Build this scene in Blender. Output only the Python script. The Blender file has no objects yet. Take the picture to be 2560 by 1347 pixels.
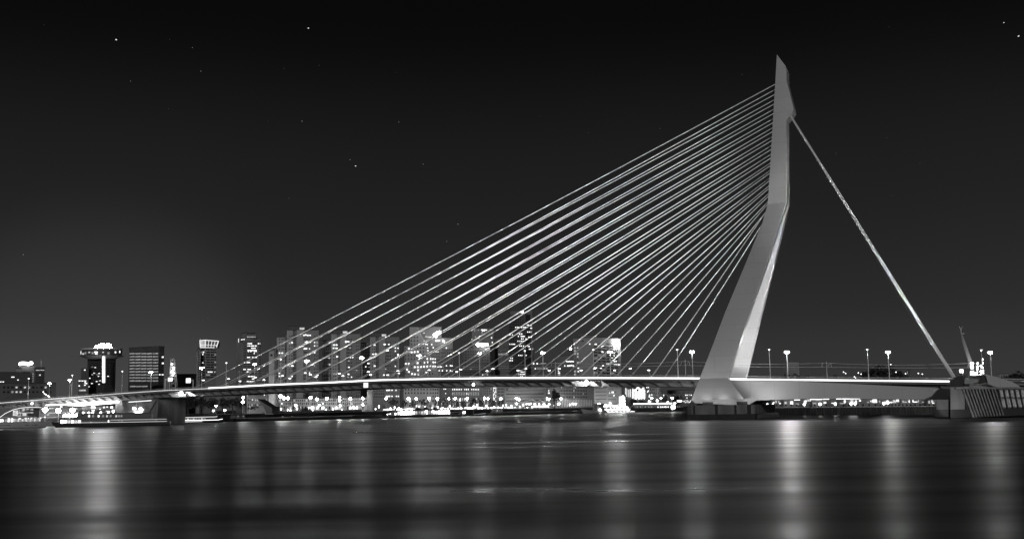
import bpy, math, random
from mathutils import Vector, Matrix
random.seed(7)
S = bpy.context.scene
COL = S.collection
V = Vector
# ------------------------------------------------------------------ camera
F, CX, CY, HC, YH, ROLL = 2800.0, 1280.0, 673.5, 6.3, 1014.0, 0.0157
pit = math.atan((YH - CY) / F)
fw = V((0, math.cos(pit), math.sin(pit)))
u0 = V((0, -math.sin(pit), math.cos(pit)))
r0 = V((1, 0, 0))
up = u0 * math.cos(ROLL) + r0 * math.sin(ROLL)
rt = r0 * math.cos(ROLL) - u0 * math.sin(ROLL)
EYE = V((0, 0, HC))
cd = bpy.data.cameras.new('camera')
cam = bpy.data.objects.new('camera', cd)
COL.objects.link(cam)
cam.matrix_world = Matrix(((rt.x, up.x, -fw.x, 0), (rt.y, up.y, -fw.y, 0), (rt.z, up.z, -fw.z, HC), (0, 0, 0, 1)))
cd.sensor_width = 36
cd.lens = F / 2560 * 36
cd.clip_end = 20000
cd.clip_start = 0.5
S.camera = cam


def ray(px, py):
    return fw + rt * ((px - CX) / F) - up * ((py - CY) / F)


def P(px, py, Y):
    d = ray(px, py)
    return EYE + d * (Y / d.y)


def GZP(px, Y, z):
    """point at depth Y and height z whose picture column is px"""
    py = YH
    for _ in range(6):
        p = P(px, py, Y)
        py += (p.z - z) * F / Y
    return P(px, py, Y)


def hitplane(px, py, o, n):
    d = ray(px, py)
    return EYE + d * ((o - EYE).dot(n) / d.dot(n))


# ------------------------------------------------------------------ materials
def _nodes(name):
    m = bpy.data.materials.new(name)
    m.use_nodes = True
    nt = m.node_tree
    for n in list(nt.nodes):
        nt.nodes.remove(n)
    out = nt.nodes.new('ShaderNodeOutputMaterial')
    return m, nt, out


def mat(name, c, rough=0.7, metal=0.0, var=0.25, scale=0.15, stretch=(1, 1, 1), bump=0.0, fine=0.0):
    """grey surface with a procedural tone variation"""
    m, nt, out = _nodes(name)
    b = nt.nodes.new('ShaderNodeBsdfPrincipled')
    nt.links.new(b.outputs[0], out.inputs[0])
    b.inputs['Roughness'].default_value = rough
    b.inputs['Metallic'].default_value = metal
    tc = nt.nodes.new('ShaderNodeTexCoord')
    mp = nt.nodes.new('ShaderNodeMapping')
    mp.inputs['Scale'].default_value = stretch
    nt.links.new(tc.outputs['Object'], mp.inputs[0])
    nz = nt.nodes.new('ShaderNodeTexNoise')
    nz.inputs['Scale'].default_value = scale
    nz.inputs['Detail'].default_value = 6
    nt.links.new(mp.outputs[0], nz.inputs['Vector'])
    rp = nt.nodes.new('ShaderNodeValToRGB')
    lo, hi = c * (1 - var), c * (1 + var)
    rp.color_ramp.elements[0].position = 0.3
    rp.color_ramp.elements[0].color = (lo, lo, lo, 1)
    rp.color_ramp.elements[1].position = 0.7
    rp.color_ramp.elements[1].color = (hi, hi, hi, 1)
    nt.links.new(nz.outputs[0], rp.inputs[0])
    nt.links.new(rp.outputs[0], b.inputs['Base Color'])
    if bump:
        bp = nt.nodes.new('ShaderNodeBump')
        bp.inputs['Strength'].default_value = bump
        nt.links.new(nz.outputs[0], bp.inputs['Height'])
        nt.links.new(bp.outputs[0], b.inputs['Normal'])
    return m


def emat(name, e, base=0.6):
    m, nt, out = _nodes(name)
    b = nt.nodes.new('ShaderNodeBsdfPrincipled')
    b.inputs['Base Color'].default_value = (base, base, base, 1)
    b.inputs['Roughness'].default_value = 0.4
    b.inputs['Emission Color'].default_value = (1, 1, 1, 1)
    b.inputs['Emission Strength'].default_value = e
    nt.links.new(b.outputs[0], out.inputs[0])
    return m


def litwin(name, e):
    """a lit window: uneven room light, curtains"""
    m, nt, out = _nodes(name)
    b = nt.nodes.new('ShaderNodeBsdfPrincipled')
    b.inputs['Base Color'].default_value = (0.2, 0.2, 0.2, 1)
    b.inputs['Roughness'].default_value = 0.2
    b.inputs['Emission Color'].default_value = (1, 1, 1, 1)
    tc = nt.nodes.new('ShaderNodeTexCoord')
    oi = nt.nodes.new('ShaderNodeObjectInfo')
    ad = nt.nodes.new('ShaderNodeVectorMath')
    nt.links.new(tc.outputs['Object'], ad.inputs[0])
    ml = nt.nodes.new('ShaderNodeMath'); ml.operation = 'MULTIPLY'; ml.inputs[1].default_value = 57
    nt.links.new(oi.outputs['Random'], ml.inputs[0])
    nt.links.new(ml.outputs[0], ad.inputs[1])
    nz = nt.nodes.new('ShaderNodeTexNoise'); nz.inputs['Scale'].default_value = 2.3; nz.inputs['Detail'].default_value = 3
    nt.links.new(ad.outputs[0], nz.inputs['Vector'])
    mr = nt.nodes.new('ShaderNodeMapRange')
    mr.inputs[1].default_value = 0.3; mr.inputs[2].default_value = 0.7
    mr.inputs[3].default_value = 0.35 * e; mr.inputs[4].default_value = 1.6 * e
    nt.links.new(nz.outputs[0], mr.inputs[0])
    nt.links.new(mr.outputs[0], b.inputs['Emission Strength'])
    nt.links.new(b.outputs[0], out.inputs[0])
    return m


def plated(name, c, w_, h_):
    """painted steel plates: faint weld seams and rain streaks"""
    m = mat(name, c, 0.5, 0, 0.07, 0.06, (1, 1, .2))
    nt = m.node_tree
    b = next(n for n in nt.nodes if n.type == 'BSDF_PRINCIPLED'); rp = next(n for n in nt.nodes if n.type == 'VALTORGB'); tc = next(n for n in nt.nodes if n.type == 'TEX_COORD')
    a = math.radians(21.8)
    dt = nt.nodes.new('ShaderNodeVectorMath'); dt.operation = 'DOT_PRODUCT'; dt.inputs[1].default_value = (math.cos(a), -math.sin(a), 0)
    sx = nt.nodes.new('ShaderNodeSeparateXYZ'); cb = nt.nodes.new('ShaderNodeCombineXYZ')
    nt.links.new(tc.outputs['Object'], dt.inputs[0]); nt.links.new(tc.outputs['Object'], sx.inputs[0])
    nt.links.new(dt.outputs['Value'], cb.inputs[0]); nt.links.new(sx.outputs['Z'], cb.inputs[1])
    br = nt.nodes.new('ShaderNodeTexBrick'); br.inputs['Scale'].default_value = 1; br.inputs['Brick Width'].default_value = w_; br.inputs['Row Height'].default_value = h_
    br.inputs['Mortar Size'].default_value = .05; br.inputs['Color1'].default_value = (1, 1, 1, 1); br.inputs['Color2'].default_value = (.95, .95, .95, 1); br.inputs['Mortar'].default_value = (.72, .72, .72, 1)
    nt.links.new(cb.outputs[0], br.inputs['Vector'])
    mx = nt.nodes.new('ShaderNodeMix'); mx.data_type = 'RGBA'; mx.blend_type = 'MULTIPLY'; mx.inputs['Factor'].default_value = 1
    nt.links.new(rp.outputs[0], mx.inputs['A']); nt.links.new(br.outputs['Color'], mx.inputs['B']); nt.links.new(mx.outputs['Result'], b.inputs['Base Color'])
    return m


M = dict(
    pylon=plated('pylon paint', 0.52, 30.0, 6.0),
    strut=plated('strut paint', 0.52, 9.0, 30.0),
    deck=mat('deck steel', 0.20, 0.55, 0, 0.15, 0.1),
    soffit=mat('deck soffit', 0.30, 0.6, 0, 0.25, 0.12),
    bracket=mat('bracket steel', 0.24, 0.6, 0, 0.4, 0.5),
    cable=mat('cable sheath', 0.85, 0.9, 0, 0.05, 0.05),
    backstay=mat('backstay sheath', 0.85, 0.9, 0, 0.1, 0.05),
    steel=mat('galvanised steel', 0.55, 0.4, 0.2, 0.12, 1.0),
    dsteel=mat('dark steel', 0.10, 0.5, 0.2, 0.2, 1.0),
    conc=mat('pier concrete', 0.19, 0.85, 0, 0.35, 0.25, (1, 1, .3), 0.2),
    wetconc=mat('wet concrete', 0.02, 0.5, 0, 0.4, 0.3, (1, 1, .3)),
    quay=mat('quay stone', 0.022, 0.8, 0, 0.4, 0.4, (1, 1, .2)),
    cap=mat('quay capping stone', 0.35, 0.8, 0, 0.2, 0.4),
    land=mat('paved ground', 0.10, 0.9, 0, 0.3, 0.05),
    grass=mat('grass', 0.09, 0.9, 0, 0.4, 0.5),
    w1=mat('pale concrete wall', 0.40, 0.85, 0, 0.12, 0.05, (1, 1, .4)),
    w2=mat('mid concrete wall', 0.24, 0.85, 0, 0.15, 0.05, (1, 1, .4)),
    w3=mat('brown brick wall', 0.15, 0.9, 0, 0.2, 0.05),
    w4=mat('dark cladding', 0.11, 0.6, 0, 0.2, 0.05),
    w5=mat('black cladding', 0.07, 0.5, 0, 0.2, 0.05),
    glass=mat('dark window glass', 0.02, 0.25, 0, 0.3, 2.0),
    glass2=mat('grey window glass', 0.12, 0.3, 0, 0.3, 2.0),
    roof=mat('roof felt', 0.06, 0.9, 0, 0.2, 0.1),
    white=mat('white paint', 0.75, 0.4, 0, 0.06, 0.3),
    hull=mat('hull paint', 0.45, 0.35, 0, 0.12, 0.2),
    dhull=mat('dark hull paint', 0.05, 0.4, 0, 0.2, 0.2),
    leaf=mat('leaves', 0.04, 0.8, 0, 0.5, 0.7),
    bark=mat('bark', 0.06, 0.9, 0, 0.3, 1.0),
    cloth=mat('dark clothing', 0.04, 0.9, 0, 0.2, 3.0),
    canvas=mat('white canvas', 0.75, 0.8, 0, 0.08, 0.3),
    lamp=emat('deck lamp glass', 220),
    lampb=emat('deck lamp glass bright', 700),
    lampc=emat('deck lamp glass boosted', 2000),
    globe=emat('street globe glass', 80),
    globelow=emat('small globe glass', 22),
    soft=emat('soft lamp glass', 10),
    strip=emat('light trail strip', 2.2),
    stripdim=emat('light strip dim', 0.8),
    signhot=emat('rooftop sign face', 230),
    sign=emat('sign face', 9),
    signmid=emat('rooftop letter face', 36),
    signv=emat('vertical sign face', 110),
    sign2=emat('eaves lamp face', 2.5),
    softest=emat('far lamp glass', 5),
    signdim=emat('sign face dim', 1.2),
    L0=litwin('window dim', 0.22),
    L0p=litwin('translucent panel', 0.12),
    L1=litwin('window lit', 0.6),
    L2=litwin('window bright', 1.7),
    L3=litwin('window very bright', 7),
)


for k_ in ('cable', 'backstay'):
    next(n for n in M[k_].node_tree.nodes if n.type == 'BSDF_PRINCIPLED').inputs['Specular IOR Level'].default_value = .1
for k_ in ('L0', 'L0p', 'L1', 'L2', 'strip', 'stripdim', 'signdim', 'sign2', 'softest'):
    M[k_].cycles.emission_sampling = 'NONE'


# ------------------------------------------------------------------ mesh helpers
class MB:
    def __init__(s):
        s.v = []; s.f = []

    def add(s, vs, fs):
        o = len(s.v)
        s.v += [V(p) for p in vs]
        s.f += [[i + o for i in f] for f in fs]
        return s

    def hexa(s, p):
        """8 points: bottom quad 0-3, top quad 4-7"""
        return s.add(p, [(0, 3, 2, 1), (4, 5, 6, 7), (0, 1, 5, 4), (1, 2, 6, 5), (2, 3, 7, 6), (3, 0, 4, 7)])

    def box(s, x0, x1, y0, y1, z0, z1):
        return s.hexa([(x0, y0, z0), (x1, y0, z0), (x1, y1, z0), (x0, y1, z0), (x0, y0, z1), (x1, y0, z1), (x1, y1, z1), (x0, y1, z1)])

    def obox(s, o, a, b, c):
        """parallelepiped at corner o with edge vectors"""
        o, a, b, c = V(o), V(a), V(b), V(c)
        return s.hexa([o, o + a, o + a + b, o + b, o + c, o + a + c, o + a + b + c, o + b + c])

    def loft(s, secs, cap=True):
        n = len(secs[0]); o = len(s.v)
        for q in secs:
            s.v += [V(p) for p in q]
        for i in range(len(secs) - 1):
            for j in range(n):
                k = (j + 1) % n
                s.f.append([o + i * n + j, o + i * n + k, o + (i + 1) * n + k, o + (i + 1) * n + j])
        if cap:
            s.f.append([o + j for j in range(n)][::-1])
            s.f.append([o + (len(secs) - 1) * n + j for j in range(n)])
        return s

    def tube(s, pts, r, n=6):
        pts = [V(p) for p in pts]
        rs = r if isinstance(r, (list, tuple)) else [r] * len(pts)
        secs = []
        for i, p in enumerate(pts):
            a = pts[max(i - 1, 0)]; b = pts[min(i + 1, len(pts) - 1)]
            d = (b - a).normalized()
            e = d.cross(V((0, 0, 1)) if abs(d.z) < .9 else V((0, 1, 0))).normalized()
            g = d.cross(e)
            secs.append([p + (e * math.cos(2 * math.pi * j / n) + g * math.sin(2 * math.pi * j / n)) * rs[i] for j in range(n)])
        return s.loft(secs)

    def ball(s, c, r, n=10, m=6, sz=1.0):
        c = V(c); secs = []
        for i in range(1, m):
            a = -math.pi / 2 + math.pi * i / m
            secs.append([c + V((math.cos(a) * math.cos(2 * math.pi * j / n) * r, math.cos(a) * math.sin(2 * math.pi * j / n) * r, math.sin(a) * r * sz)) for j in range(n)])
        return s.loft(secs)

    def prism(s, poly, ext):
        a = [V(p) for p in poly]; ext = V(ext)
        return s.loft([a, [p + ext for p in a]])

    def build(s, name, m, parent=None, loc=None):
        me = bpy.data.meshes.new(name)
        if parent is not None and loc is None:
            loc = wloc(parent)
        elif loc is None:
            n = max(len(s.v), 1)
            cx = sum(p.x for p in s.v) / n; cy = sum(p.y for p in s.v) / n
            loc = V((cx, cy, min(p.z for p in s.v)))
        me.from_pydata([p - loc for p in s.v], [], s.f)
        me.materials.append(M[m] if isinstance(m, str) else m)
        o = bpy.data.objects.new(name, me)
        COL.objects.link(o)
        if parent is not None:
            o.parent = parent
        else:
            o.location = loc
        return o


def wloc(o):
    p = V((0, 0, 0))
    while o is not None:
        p += o.location
        o = o.parent
    return p


def haze_box():
    m, nt, out = _nodes('river haze')
    v = nt.nodes.new('ShaderNodeVolumePrincipled')
    v.inputs['Color'].default_value = (.9, .9, .9, 1)
    v.inputs['Density'].default_value = HAZE
    v.inputs['Anisotropy'].default_value = .65
    nt.links.new(v.outputs[0], out.inputs['Volume'])
    o = MB().box(-6200, 6200, -80, 9100, -6, 156).build('haze', m, None, V((0, 0, 0)))
    o['kind'] = 'stuff'
    return o


HAZE = .00022


def recalc(o):
    import bmesh
    b = bmesh.new(); b.from_mesh(o.data)
    bmesh.ops.recalc_face_normals(b, faces=b.faces)
    b.to_mesh(o.data); b.free()


def smooth(o):
    o.data.polygons.foreach_set('use_smooth', [len(p.vertices) == 4 for p in o.data.polygons])
    return o


def tag(o, label=None, cat=None, group=None, kind=None):
    for k, x in (('label', label), ('category', cat), ('group', group), ('kind', kind)):
        if x:
            o[k] = x
    return o


def thing(name, label, cat, loc, group=None):
    o = bpy.data.objects.new(name, None)
    o.empty_display_size = 0.5
    COL.objects.link(o)
    o.location = loc
    return tag(o, label, cat, group)


def kids(o, _c={}):
    return [c for c in bpy.data.objects if c.parent == o]


def copy_tree(root, loc, label=None, scale=None, rotz=None):
    r = root.copy(); COL.objects.link(r); r.location = loc
    if scale: r.scale = scale
    if rotz is not None: r.rotation_euler.z = rotz
    if label: r['label'] = label
    for ch in root['_k'] if '_k' in root else kids(root):
        c = ch.copy(); COL.objects.link(c); c.parent = r
        for g in kids(ch):
            d = g.copy(); COL.objects.link(d); d.parent = c
    return r


def structure(o):
    o['kind'] = 'structure'
    return o


# ------------------------------------------------------------------ sky
w = bpy.data.worlds.new('World'); S.world = w
w.use_nodes = True
nt = w.node_tree
for n in list(nt.nodes):
    nt.nodes.remove(n)
out = nt.nodes.new('ShaderNodeOutputWorld')
bg = nt.nodes.new('ShaderNodeBackground')
tc = nt.nodes.new('ShaderNodeTexCoord')
sx = nt.nodes.new('ShaderNodeSeparateXYZ')
rp = nt.nodes.new('ShaderNodeValToRGB')
nt.links.new(tc.outputs['Generated'], sx.inputs[0])
nt.links.new(sx.outputs['Z'], rp.inputs[0])
cr = rp.color_ramp
cr.interpolation = 'B_SPLINE'
stops = [(0.0, .043), (.05, .034), (.08, .0265), (.147, .0172), (.2, .0138), (.25, .0100), (.31, .0030), (.37, .0030), (1.0, .0028)]
cr.elements[0].position, cr.elements[1].position = 0.0, 1.0
for i, (p, c) in enumerate(stops):
    e = cr.elements[0] if i == 0 else (cr.elements[len(cr.elements) - 1] if p == 1.0 else cr.elements.new(p))
    e.color = (c, c, c, 1)
# city glow: the lit centre on the far left brightens the low sky
dt = nt.nodes.new('ShaderNodeVectorMath'); dt.operation = 'DOT_PRODUCT'
gd = ray(250, 905).normalized()
dt.inputs[1].default_value = gd
nt.links.new(tc.outputs['Generated'], dt.inputs[0])
mr = nt.nodes.new('ShaderNodeMapRange'); mr.interpolation_type = 'SMOOTHERSTEP'
mr.inputs[1].default_value = math.cos(0.17); mr.inputs[2].default_value = 1.0
mr.inputs[3].default_value = .94; mr.inputs[4].default_value = 1.45
nt.links.new(dt.outputs['Value'], mr.inputs[0])
nz = nt.nodes.new('ShaderNodeTexNoise'); nz.inputs['Scale'].default_value = 3.0; nz.inputs['Detail'].default_value = 4
nt.links.new(tc.outputs['Generated'], nz.inputs['Vector'])
m2 = nt.nodes.new('ShaderNodeMapRange')
m2.inputs[1].default_value = .3; m2.inputs[2].default_value = .7; m2.inputs[3].default_value = .94; m2.inputs[4].default_value = 1.06
nt.links.new(nz.outputs[0], m2.inputs[0])
mm = nt.nodes.new('ShaderNodeMath'); mm.operation = 'MULTIPLY'
nt.links.new(mr.outputs[0], mm.inputs[0]); nt.links.new(m2.outputs[0], mm.inputs[1])
nt.links.new(rp.outputs[0], bg.inputs[0])
nt.links.new(mm.outputs[0], bg.inputs[1])
nt.links.new(bg.outputs[0], out.inputs[0])

S.view_settings.view_transform = 'Standard'
S.view_settings.look = 'None'
S.view_settings.exposure = 0
S.view_settings.gamma = 1
S.cycles.use_denoising = True
S.cycles.sample_clamp_indirect = 12
S.cycles.sample_clamp_direct = 0
S.cycles.max_bounces = 5
S.cycles.use_light_tree = True
S.cycles.filter_width = 1.5

sd = bpy.data.lights.new('night_fill', 'SUN')
sd.energy = 0.60  # added even fill standing in for the floodlighting, no moon is known here
sd.angle = math.radians(0.5)
so = bpy.data.objects.new('night_fill', sd)
COL.objects.link(so)
tosun = V((-0.04, -0.96, 0.20)).normalized()
so.rotation_euler = (-tosun).to_track_quat('-Z', 'Y').to_euler()

# stars
stars = [(290, 101, 3), (771, 72, 2.4), (2547, 92, 3), (2510, 58, 2), (889, 416, 2.2), (1145, 561, 1.6), (1117, 604, 1.2), (58, 637, 1.5),
         (755, 304, 1.5), (997, 306, 1.2), (502, 179, 1.4), (481, 120, 1.2), (326, 204, 1.2), (875, 400, 1.3), (1058, 411, 1.2), (798, 164, .9),
         (722, 496, 1), (424, 100, .8), (710, 172, .8), (670, 304, .8), (421, 273, .8), (2222, 68, 1), (1470, 333, .9), (1855, 187, 1), (1650, 322, .9), (2090, 384, .9), (2217, 345, .8), (2300, 408, .8), (2230, 490, .8), (110, 63, .8), (520, 795, 1), (464, 853, .8), (1350, 290, .7), (990, 182, .7)]
sm = {}
for i, (x, y, r) in enumerate(stars):
    big = r >= 2
    key = 'b' if big else ('m' if r >= 1.15 else 's')
    if key not in sm:
        sm[key] = MB().ball((0, 0, 0), 1, 8, 5).build('star', emat('starlight ' + key, {'b': .8, 'm': .2, 's': .06}[key]))
        o = sm[key]
    else:
        o = sm[key].copy(); COL.objects.link(o)
    o.location = P(x, y, 6000)
    q = r * 1.35
    o.scale = (q * 1.3, q, q * .8)
    o.rotation_euler = (0, .35 if x < 600 else -.5 if x > 2200 else 0, 0)
    lab = {0: 'bright star high in the dark sky near the left edge', 1: 'bright star high in the sky left of centre', 2: 'brightest star in the top right corner of the sky',
           3: 'star beside the brightest one in the top right corner', 4: 'bright star in the middle of the sky left of the cables'}.get(i, 'faint star in the dark night sky')
    tag(o, lab, 'star', 'stars in the night sky')

# ------------------------------------------------------------------ water
m, nt, out = _nodes('river water')
b = nt.nodes.new('ShaderNodeBsdfPrincipled')
b.inputs['Base Color'].default_value = (.012, .012, .012, 1)
b.inputs['IOR'].default_value = 1.33
tc = nt.nodes.new('ShaderNodeTexCoord')
def wave(scl, det, dist, strength, prev=None, rot=0.0):
    mp = nt.nodes.new('ShaderNodeMapping'); mp.inputs['Scale'].default_value = scl; mp.inputs['Rotation'].default_value = (0, 0, rot)
    nt.links.new(tc.outputs['Object'], mp.inputs[0])
    nz = nt.nodes.new('ShaderNodeTexNoise'); nz.inputs['Scale'].default_value = 1; nz.inputs['Detail'].default_value = det
    nt.links.new(mp.outputs[0], nz.inputs['Vector'])
    bp = nt.nodes.new('ShaderNodeBump'); bp.inputs['Strength'].default_value = strength; bp.inputs['Distance'].default_value = dist
    nt.links.new(nz.outputs[0], bp.inputs['Height'])
    if prev: nt.links.new(prev.outputs[0], bp.inputs['Normal'])
    return bp, nz
b1, n1 = wave((.010, .035, 1), 1, .02, 1.0, None, .05)
b2, n2 = wave((.06, .3, 1), 1, .005, 1.0, b1, -.06)
b3, n3 = wave((.3, 1.6, 1), 2, .0012, 1.0, b2, .1)
nt.links.new(b3.outputs[0], b.inputs['Normal'])
# wind patches: smooth and ruffled water side by side
mp = nt.nodes.new('ShaderNodeMapping'); mp.inputs['Scale'].default_value = (.016, .10, 1); mp.inputs['Rotation'].default_value = (0, 0, .04)
nt.links.new(tc.outputs['Object'], mp.inputs[0])
nr = nt.nodes.new('ShaderNodeTexNoise'); nr.inputs['Scale'].default_value = 1; nr.inputs['Detail'].default_value = 4; nr.inputs['Roughness'].default_value = .5
nt.links.new(mp.outputs[0], nr.inputs['Vector'])
mr = nt.nodes.new('ShaderNodeMapRange')
mr.inputs[1].default_value = .28; mr.inputs[2].default_value = .70; mr.inputs[3].default_value = .265; mr.inputs[4].default_value = .45
nt.links.new(nr.outputs[0], mr.inputs[0])
nt.links.new(mr.outputs[0], b.inputs['Roughness'])
nt.links.new(b.outputs[0], out.inputs[0])
water = MB().add([(-6000, -60, 0), (6000, -60, 0), (6000, 9000, 0), (-6000, 9000, 0)], [(0, 1, 2, 3)]).build('water', m, None, V((0, 0, 0)))
structure(water)
# ------------------------------------------------------------------ the bridge frame: s along the deck (to the right), t across (away), z up
TH = math.radians(21.8)
YP = 432.0
bu = V((math.cos(TH), -math.sin(TH), 0))
bn = V((math.sin(TH), math.cos(TH), 0))
B0 = P(1790, 946, YP); B0.z = 0
TC = 16.5           # centre line of the deck


def W(s, t, z):
    return B0 + bu * s + bn * t + V((0, 0, z))


def onb(px, py, t):
    """(s, z) where the sight line through a pixel meets the vertical plane at offset t"""
    p = hitplane(px, py, B0 + bn * t, bn)
    return (p - B0).dot(bu), p.z


def s_at(px, t, z):
    py = 950
    for _ in range(5):
        s, zz = onb(px, py, t)
        py += (zz - z) * 5
    return onb(px, py, t)[0]


bridge = thing('cable_stayed_bridge', 'long white cable stayed road bridge with one tall bent pylon across the river', 'bridge', W(0, TC, 0))

prof = [onb(x, y, 0) for x, y in ((-420, 1046), (-200, 1026), (0, 1008), (120, 998.5), (230, 990), (318, 983), (400, 977.3), (538, 971), (676, 963.5), (830, 957.5), (938, 952), (1092, 948.7), (1230, 946.7), (1500, 946.8), (1745, 947.5), (1850, 950), (2172, 953.5), (2378, 955.5), (2560, 957.5), (2800, 962), (3100, 968))]


def dz(s):
    for (a, za), (b, zb) in zip(prof, prof[1:]):
        if s <= b:
            return za + (zb - za) * (s - a) / (b - a)
    return prof[-1][1]


s_first, s_last = prof[0][0], prof[-1][0]
ss = [s_first + (s_last - s_first) * i / 120 for i in range(121)]
S_PYL = onb(1780, 946, 0)[0]
# deck: thin edges, cantilevers, a central box girder
d1 = MB(); d1.loft([[W(s, 0, dz(s)), W(s, 33, dz(s)), W(s, 33, dz(s) - .75), W(s, 29.9, dz(s) - 1.0), W(s, 3.1, dz(s) - 1.0), W(s, 0, dz(s) - .75)] for s in ss])
o = d1.build('deck', 'deck', bridge); recalc(o)
S_ABUT = onb(2374, 960, 0)[0]
d2 = MB(); d2.loft([[W(s, 3.2, dz(s) - 1.02), W(s, 29.8, dz(s) - 1.02), W(s, 28.6, dz(s) - 2.9), W(s, 4.0, dz(s) - 2.9)] for s in ss if s < S_ABUT])
o = d2.build('box_girder', 'soffit', bridge); recalc(o)
# bracket ribs under the near cantilever
s_br0 = onb(-60, 1000, 0)[0]; s_br1 = onb(1742, 946, 0)[0]
nb = int((s_br1 - s_br0) / 4.9)
bm0 = None
for i in range(nb):
    s = s_br1 - i * 4.9 - 1.5
    z = dz(s)
    k = MB()
    k.hexa([W(s - .2, 3.1, z - 2.75), W(s + .25, 3.1, z - 2.75), W(s + .25, 3.85, z - 2.75), W(s - .2, 3.85, z - 2.75),
            W(s - 2.3, .15, z - .78), W(s - 1.5, .15, z - .78), W(s - 1.5, 3.15, z - 1.04), W(s - 2.3, 3.15, z - 1.04)])
    o = k.build('bracket', 'bracket', bridge); recalc(o)
# traffic light trails drawn as a glowing near-edge strip, then plain handrails
def rail_run(a, b, t, h0, h1, th, step=6.0):
    n = max(2, int(abs(b - a) / step)); k = MB()
    k.loft([[W(a + (b - a) * i / n, t - th, dz(a + (b - a) * i / n) + h0), W(a + (b - a) * i / n, t + th, dz(a + (b - a) * i / n) + h0),
             W(a + (b - a) * i / n, t + th, dz(a + (b - a) * i / n) + h1), W(a + (b - a) * i / n, t - th, dz(a + (b - a) * i / n) + h1)] for i in range(n + 1)])
    return k
s_legR = onb(1820, 947, 0)[0]; s_legL = onb(1748, 947, 0)[0]
s_dim = onb(520, 970, 0)[0]
for a, b, h1_, m_ in ((s_first, s_dim, .36, 'stripdim'), (s_dim, s_legL + 1.5, .68, 'strip'), (s_legR - 1.5, S_ABUT, .68, 'strip')):
    o = rail_run(a, b, .25, .10, h1_, .09).build('trail_strip', m_, bridge); recalc(o)
for a, b in ((s_first, s_legL + 1.5), (s_legR - 1.5, S_ABUT + 40)):
    o = rail_run(a, b, 33, 1.0, 1.15, .06).build('handrail', 'steel', bridge); recalc(o)
    o = rail_run(a, b, .3, 1.12, 1.22, .05).build('handrail', 'steel', bridge); recalc(o)
    k = MB(); q = a
    while q < b:
        k.obox(W(q, .28, dz(q)), bu * .07, bn * .07, V((0, 0, 1.15))); q += 3.0
    k.build('railing_posts', 'dsteel', bridge)['kind'] = 'stuff'
o = rail_run(s_first, S_ABUT + 80, 21, 1.75, 1.9, .08).build('trail_rail', 'white', bridge); recalc(o)  # vehicle light trail drawn as a white rail on posts
k = MB(); q = s_first
while q < S_ABUT + 80:
    k.obox(W(q, 21, dz(q)), bu * .1, bn * .1, V((0, 0, 1.8))); q += 6.0
k.build('trail_rail_posts', 'dsteel', bridge)['kind'] = 'stuff'

# ---- pylon. outline traced on the near outer face; lateral offset grows towards the foot
pyl = bpy.data.objects.new('pylon', None); COL.objects.link(pyl); pyl.parent = bridge
TO0, TI0 = -3.2, .1        # outer / inner face of the near leg at deck level
TO1, TI1 = 12.8, 16.4      # at the knee
def tt(f):                  # f = 0 deck, 1 knee
    return TO0 + (TO1 - TO0) * f, TI0 + (TI1 - TI0) * f
legpx = [((1728.5, 999), (1860, 999), -.27), ((1748.6, 946), (1820, 946), 0), ((1777, 875), (1844, 875), None), ((1813, 780), (1876, 780), None), ((1860, 668), (1915, 668), None), ((1905, 560), (1951, 560), None), ((1919.5, 510), (1967, 510), 1)]
# fraction of height from z
zb = onb(1749, 946, TO0)[1]; zk = onb(1919.5, 510, TO1)[1]
def sec(l, r, f):
    if f is None:
        f = .5
        for _ in range(8):
            f = (onb(l[0], l[1], tt(f)[0])[1] - zb) / (zk - zb)
    to, ti = tt(f)
    sl, z = onb(l[0], l[1], to); sr = onb(r[0], r[1], to)[0]
    return sl, sr, z, to, ti
secs = [sec(*q) for q in legpx]
near = MB().loft([[W(sl, to, z), W(sr, to, z), W(sr, ti, z), W(sl, ti, z)] for sl, sr, z, to, ti in secs])
o = near.build('leg', 'pylon', pyl, wloc(bridge)); recalc(o)
far = MB().loft([[W(sl, 33 - to, z), W(sr, 33 - to, z), W(sr, 33 - ti, z), W(sl, 33 - ti, z)] for sl, sr, z, to, ti in secs])
o = far.build('leg', 'pylon', pyl, wloc(bridge)); recalc(o)
# head: from the knee to the tip, 7.4 m deep
TA, TB = TO1, 33 - TO1
hp = [(1919.5, 510), (1938, 209), (1942.3, 137), (1963.5, 165), (1966, 173), (1966.5, 202), (1983, 267), (1984, 277), (1980, 283), (1966, 300), (1966, 320), (1967, 510)]
poly = [onb(x, y, TA) for x, y in hp]
head = MB().loft([[W(s, TA, z) for s, z in poly], [W(s, TB, z) for s, z in poly]])
o = head.build('mast_head', 'pylon', pyl, wloc(bridge)); recalc(o)
kz = poly[0][1]
print('knee z', kz, 'tip z', poly[2][1], 'deck z', dz(0), 'abut', S_ABUT, 'scale', F / YP)
# foot and side girders
gp = [(1748.6, 946), (1728.5, 999), (1737, 1007), (1868, 1014), (1890, 1000.5), (2043, 995.2), (2374, 998), (2374, 971.8), (2280, 966.2), (2002, 953), (1868, 950.2), (1820, 949.5)]
poly = [onb(x, y, TO0) for x, y in gp]
for (t0, t1) in ((TO0 - .004, TI0 + .8), (33 - TO0 + .004, 33 - TI0 - .8)):
    k = MB().prism([W(s, t0, z) for s, z in poly], bn * (t1 - t0))
    o = k.build('side_girder', 'strut', bridge); recalc(o)
k = MB()
zf = poly[3][1]
k.obox(W(poly[1][0] + 2, TI0 + .9, zf + 1.6), bu * 18, bn * (33 - 2 * TI0 - 1.8), V((0, 0, 4.6)))
k.build('cross_beam', 'strut', bridge)
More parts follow.
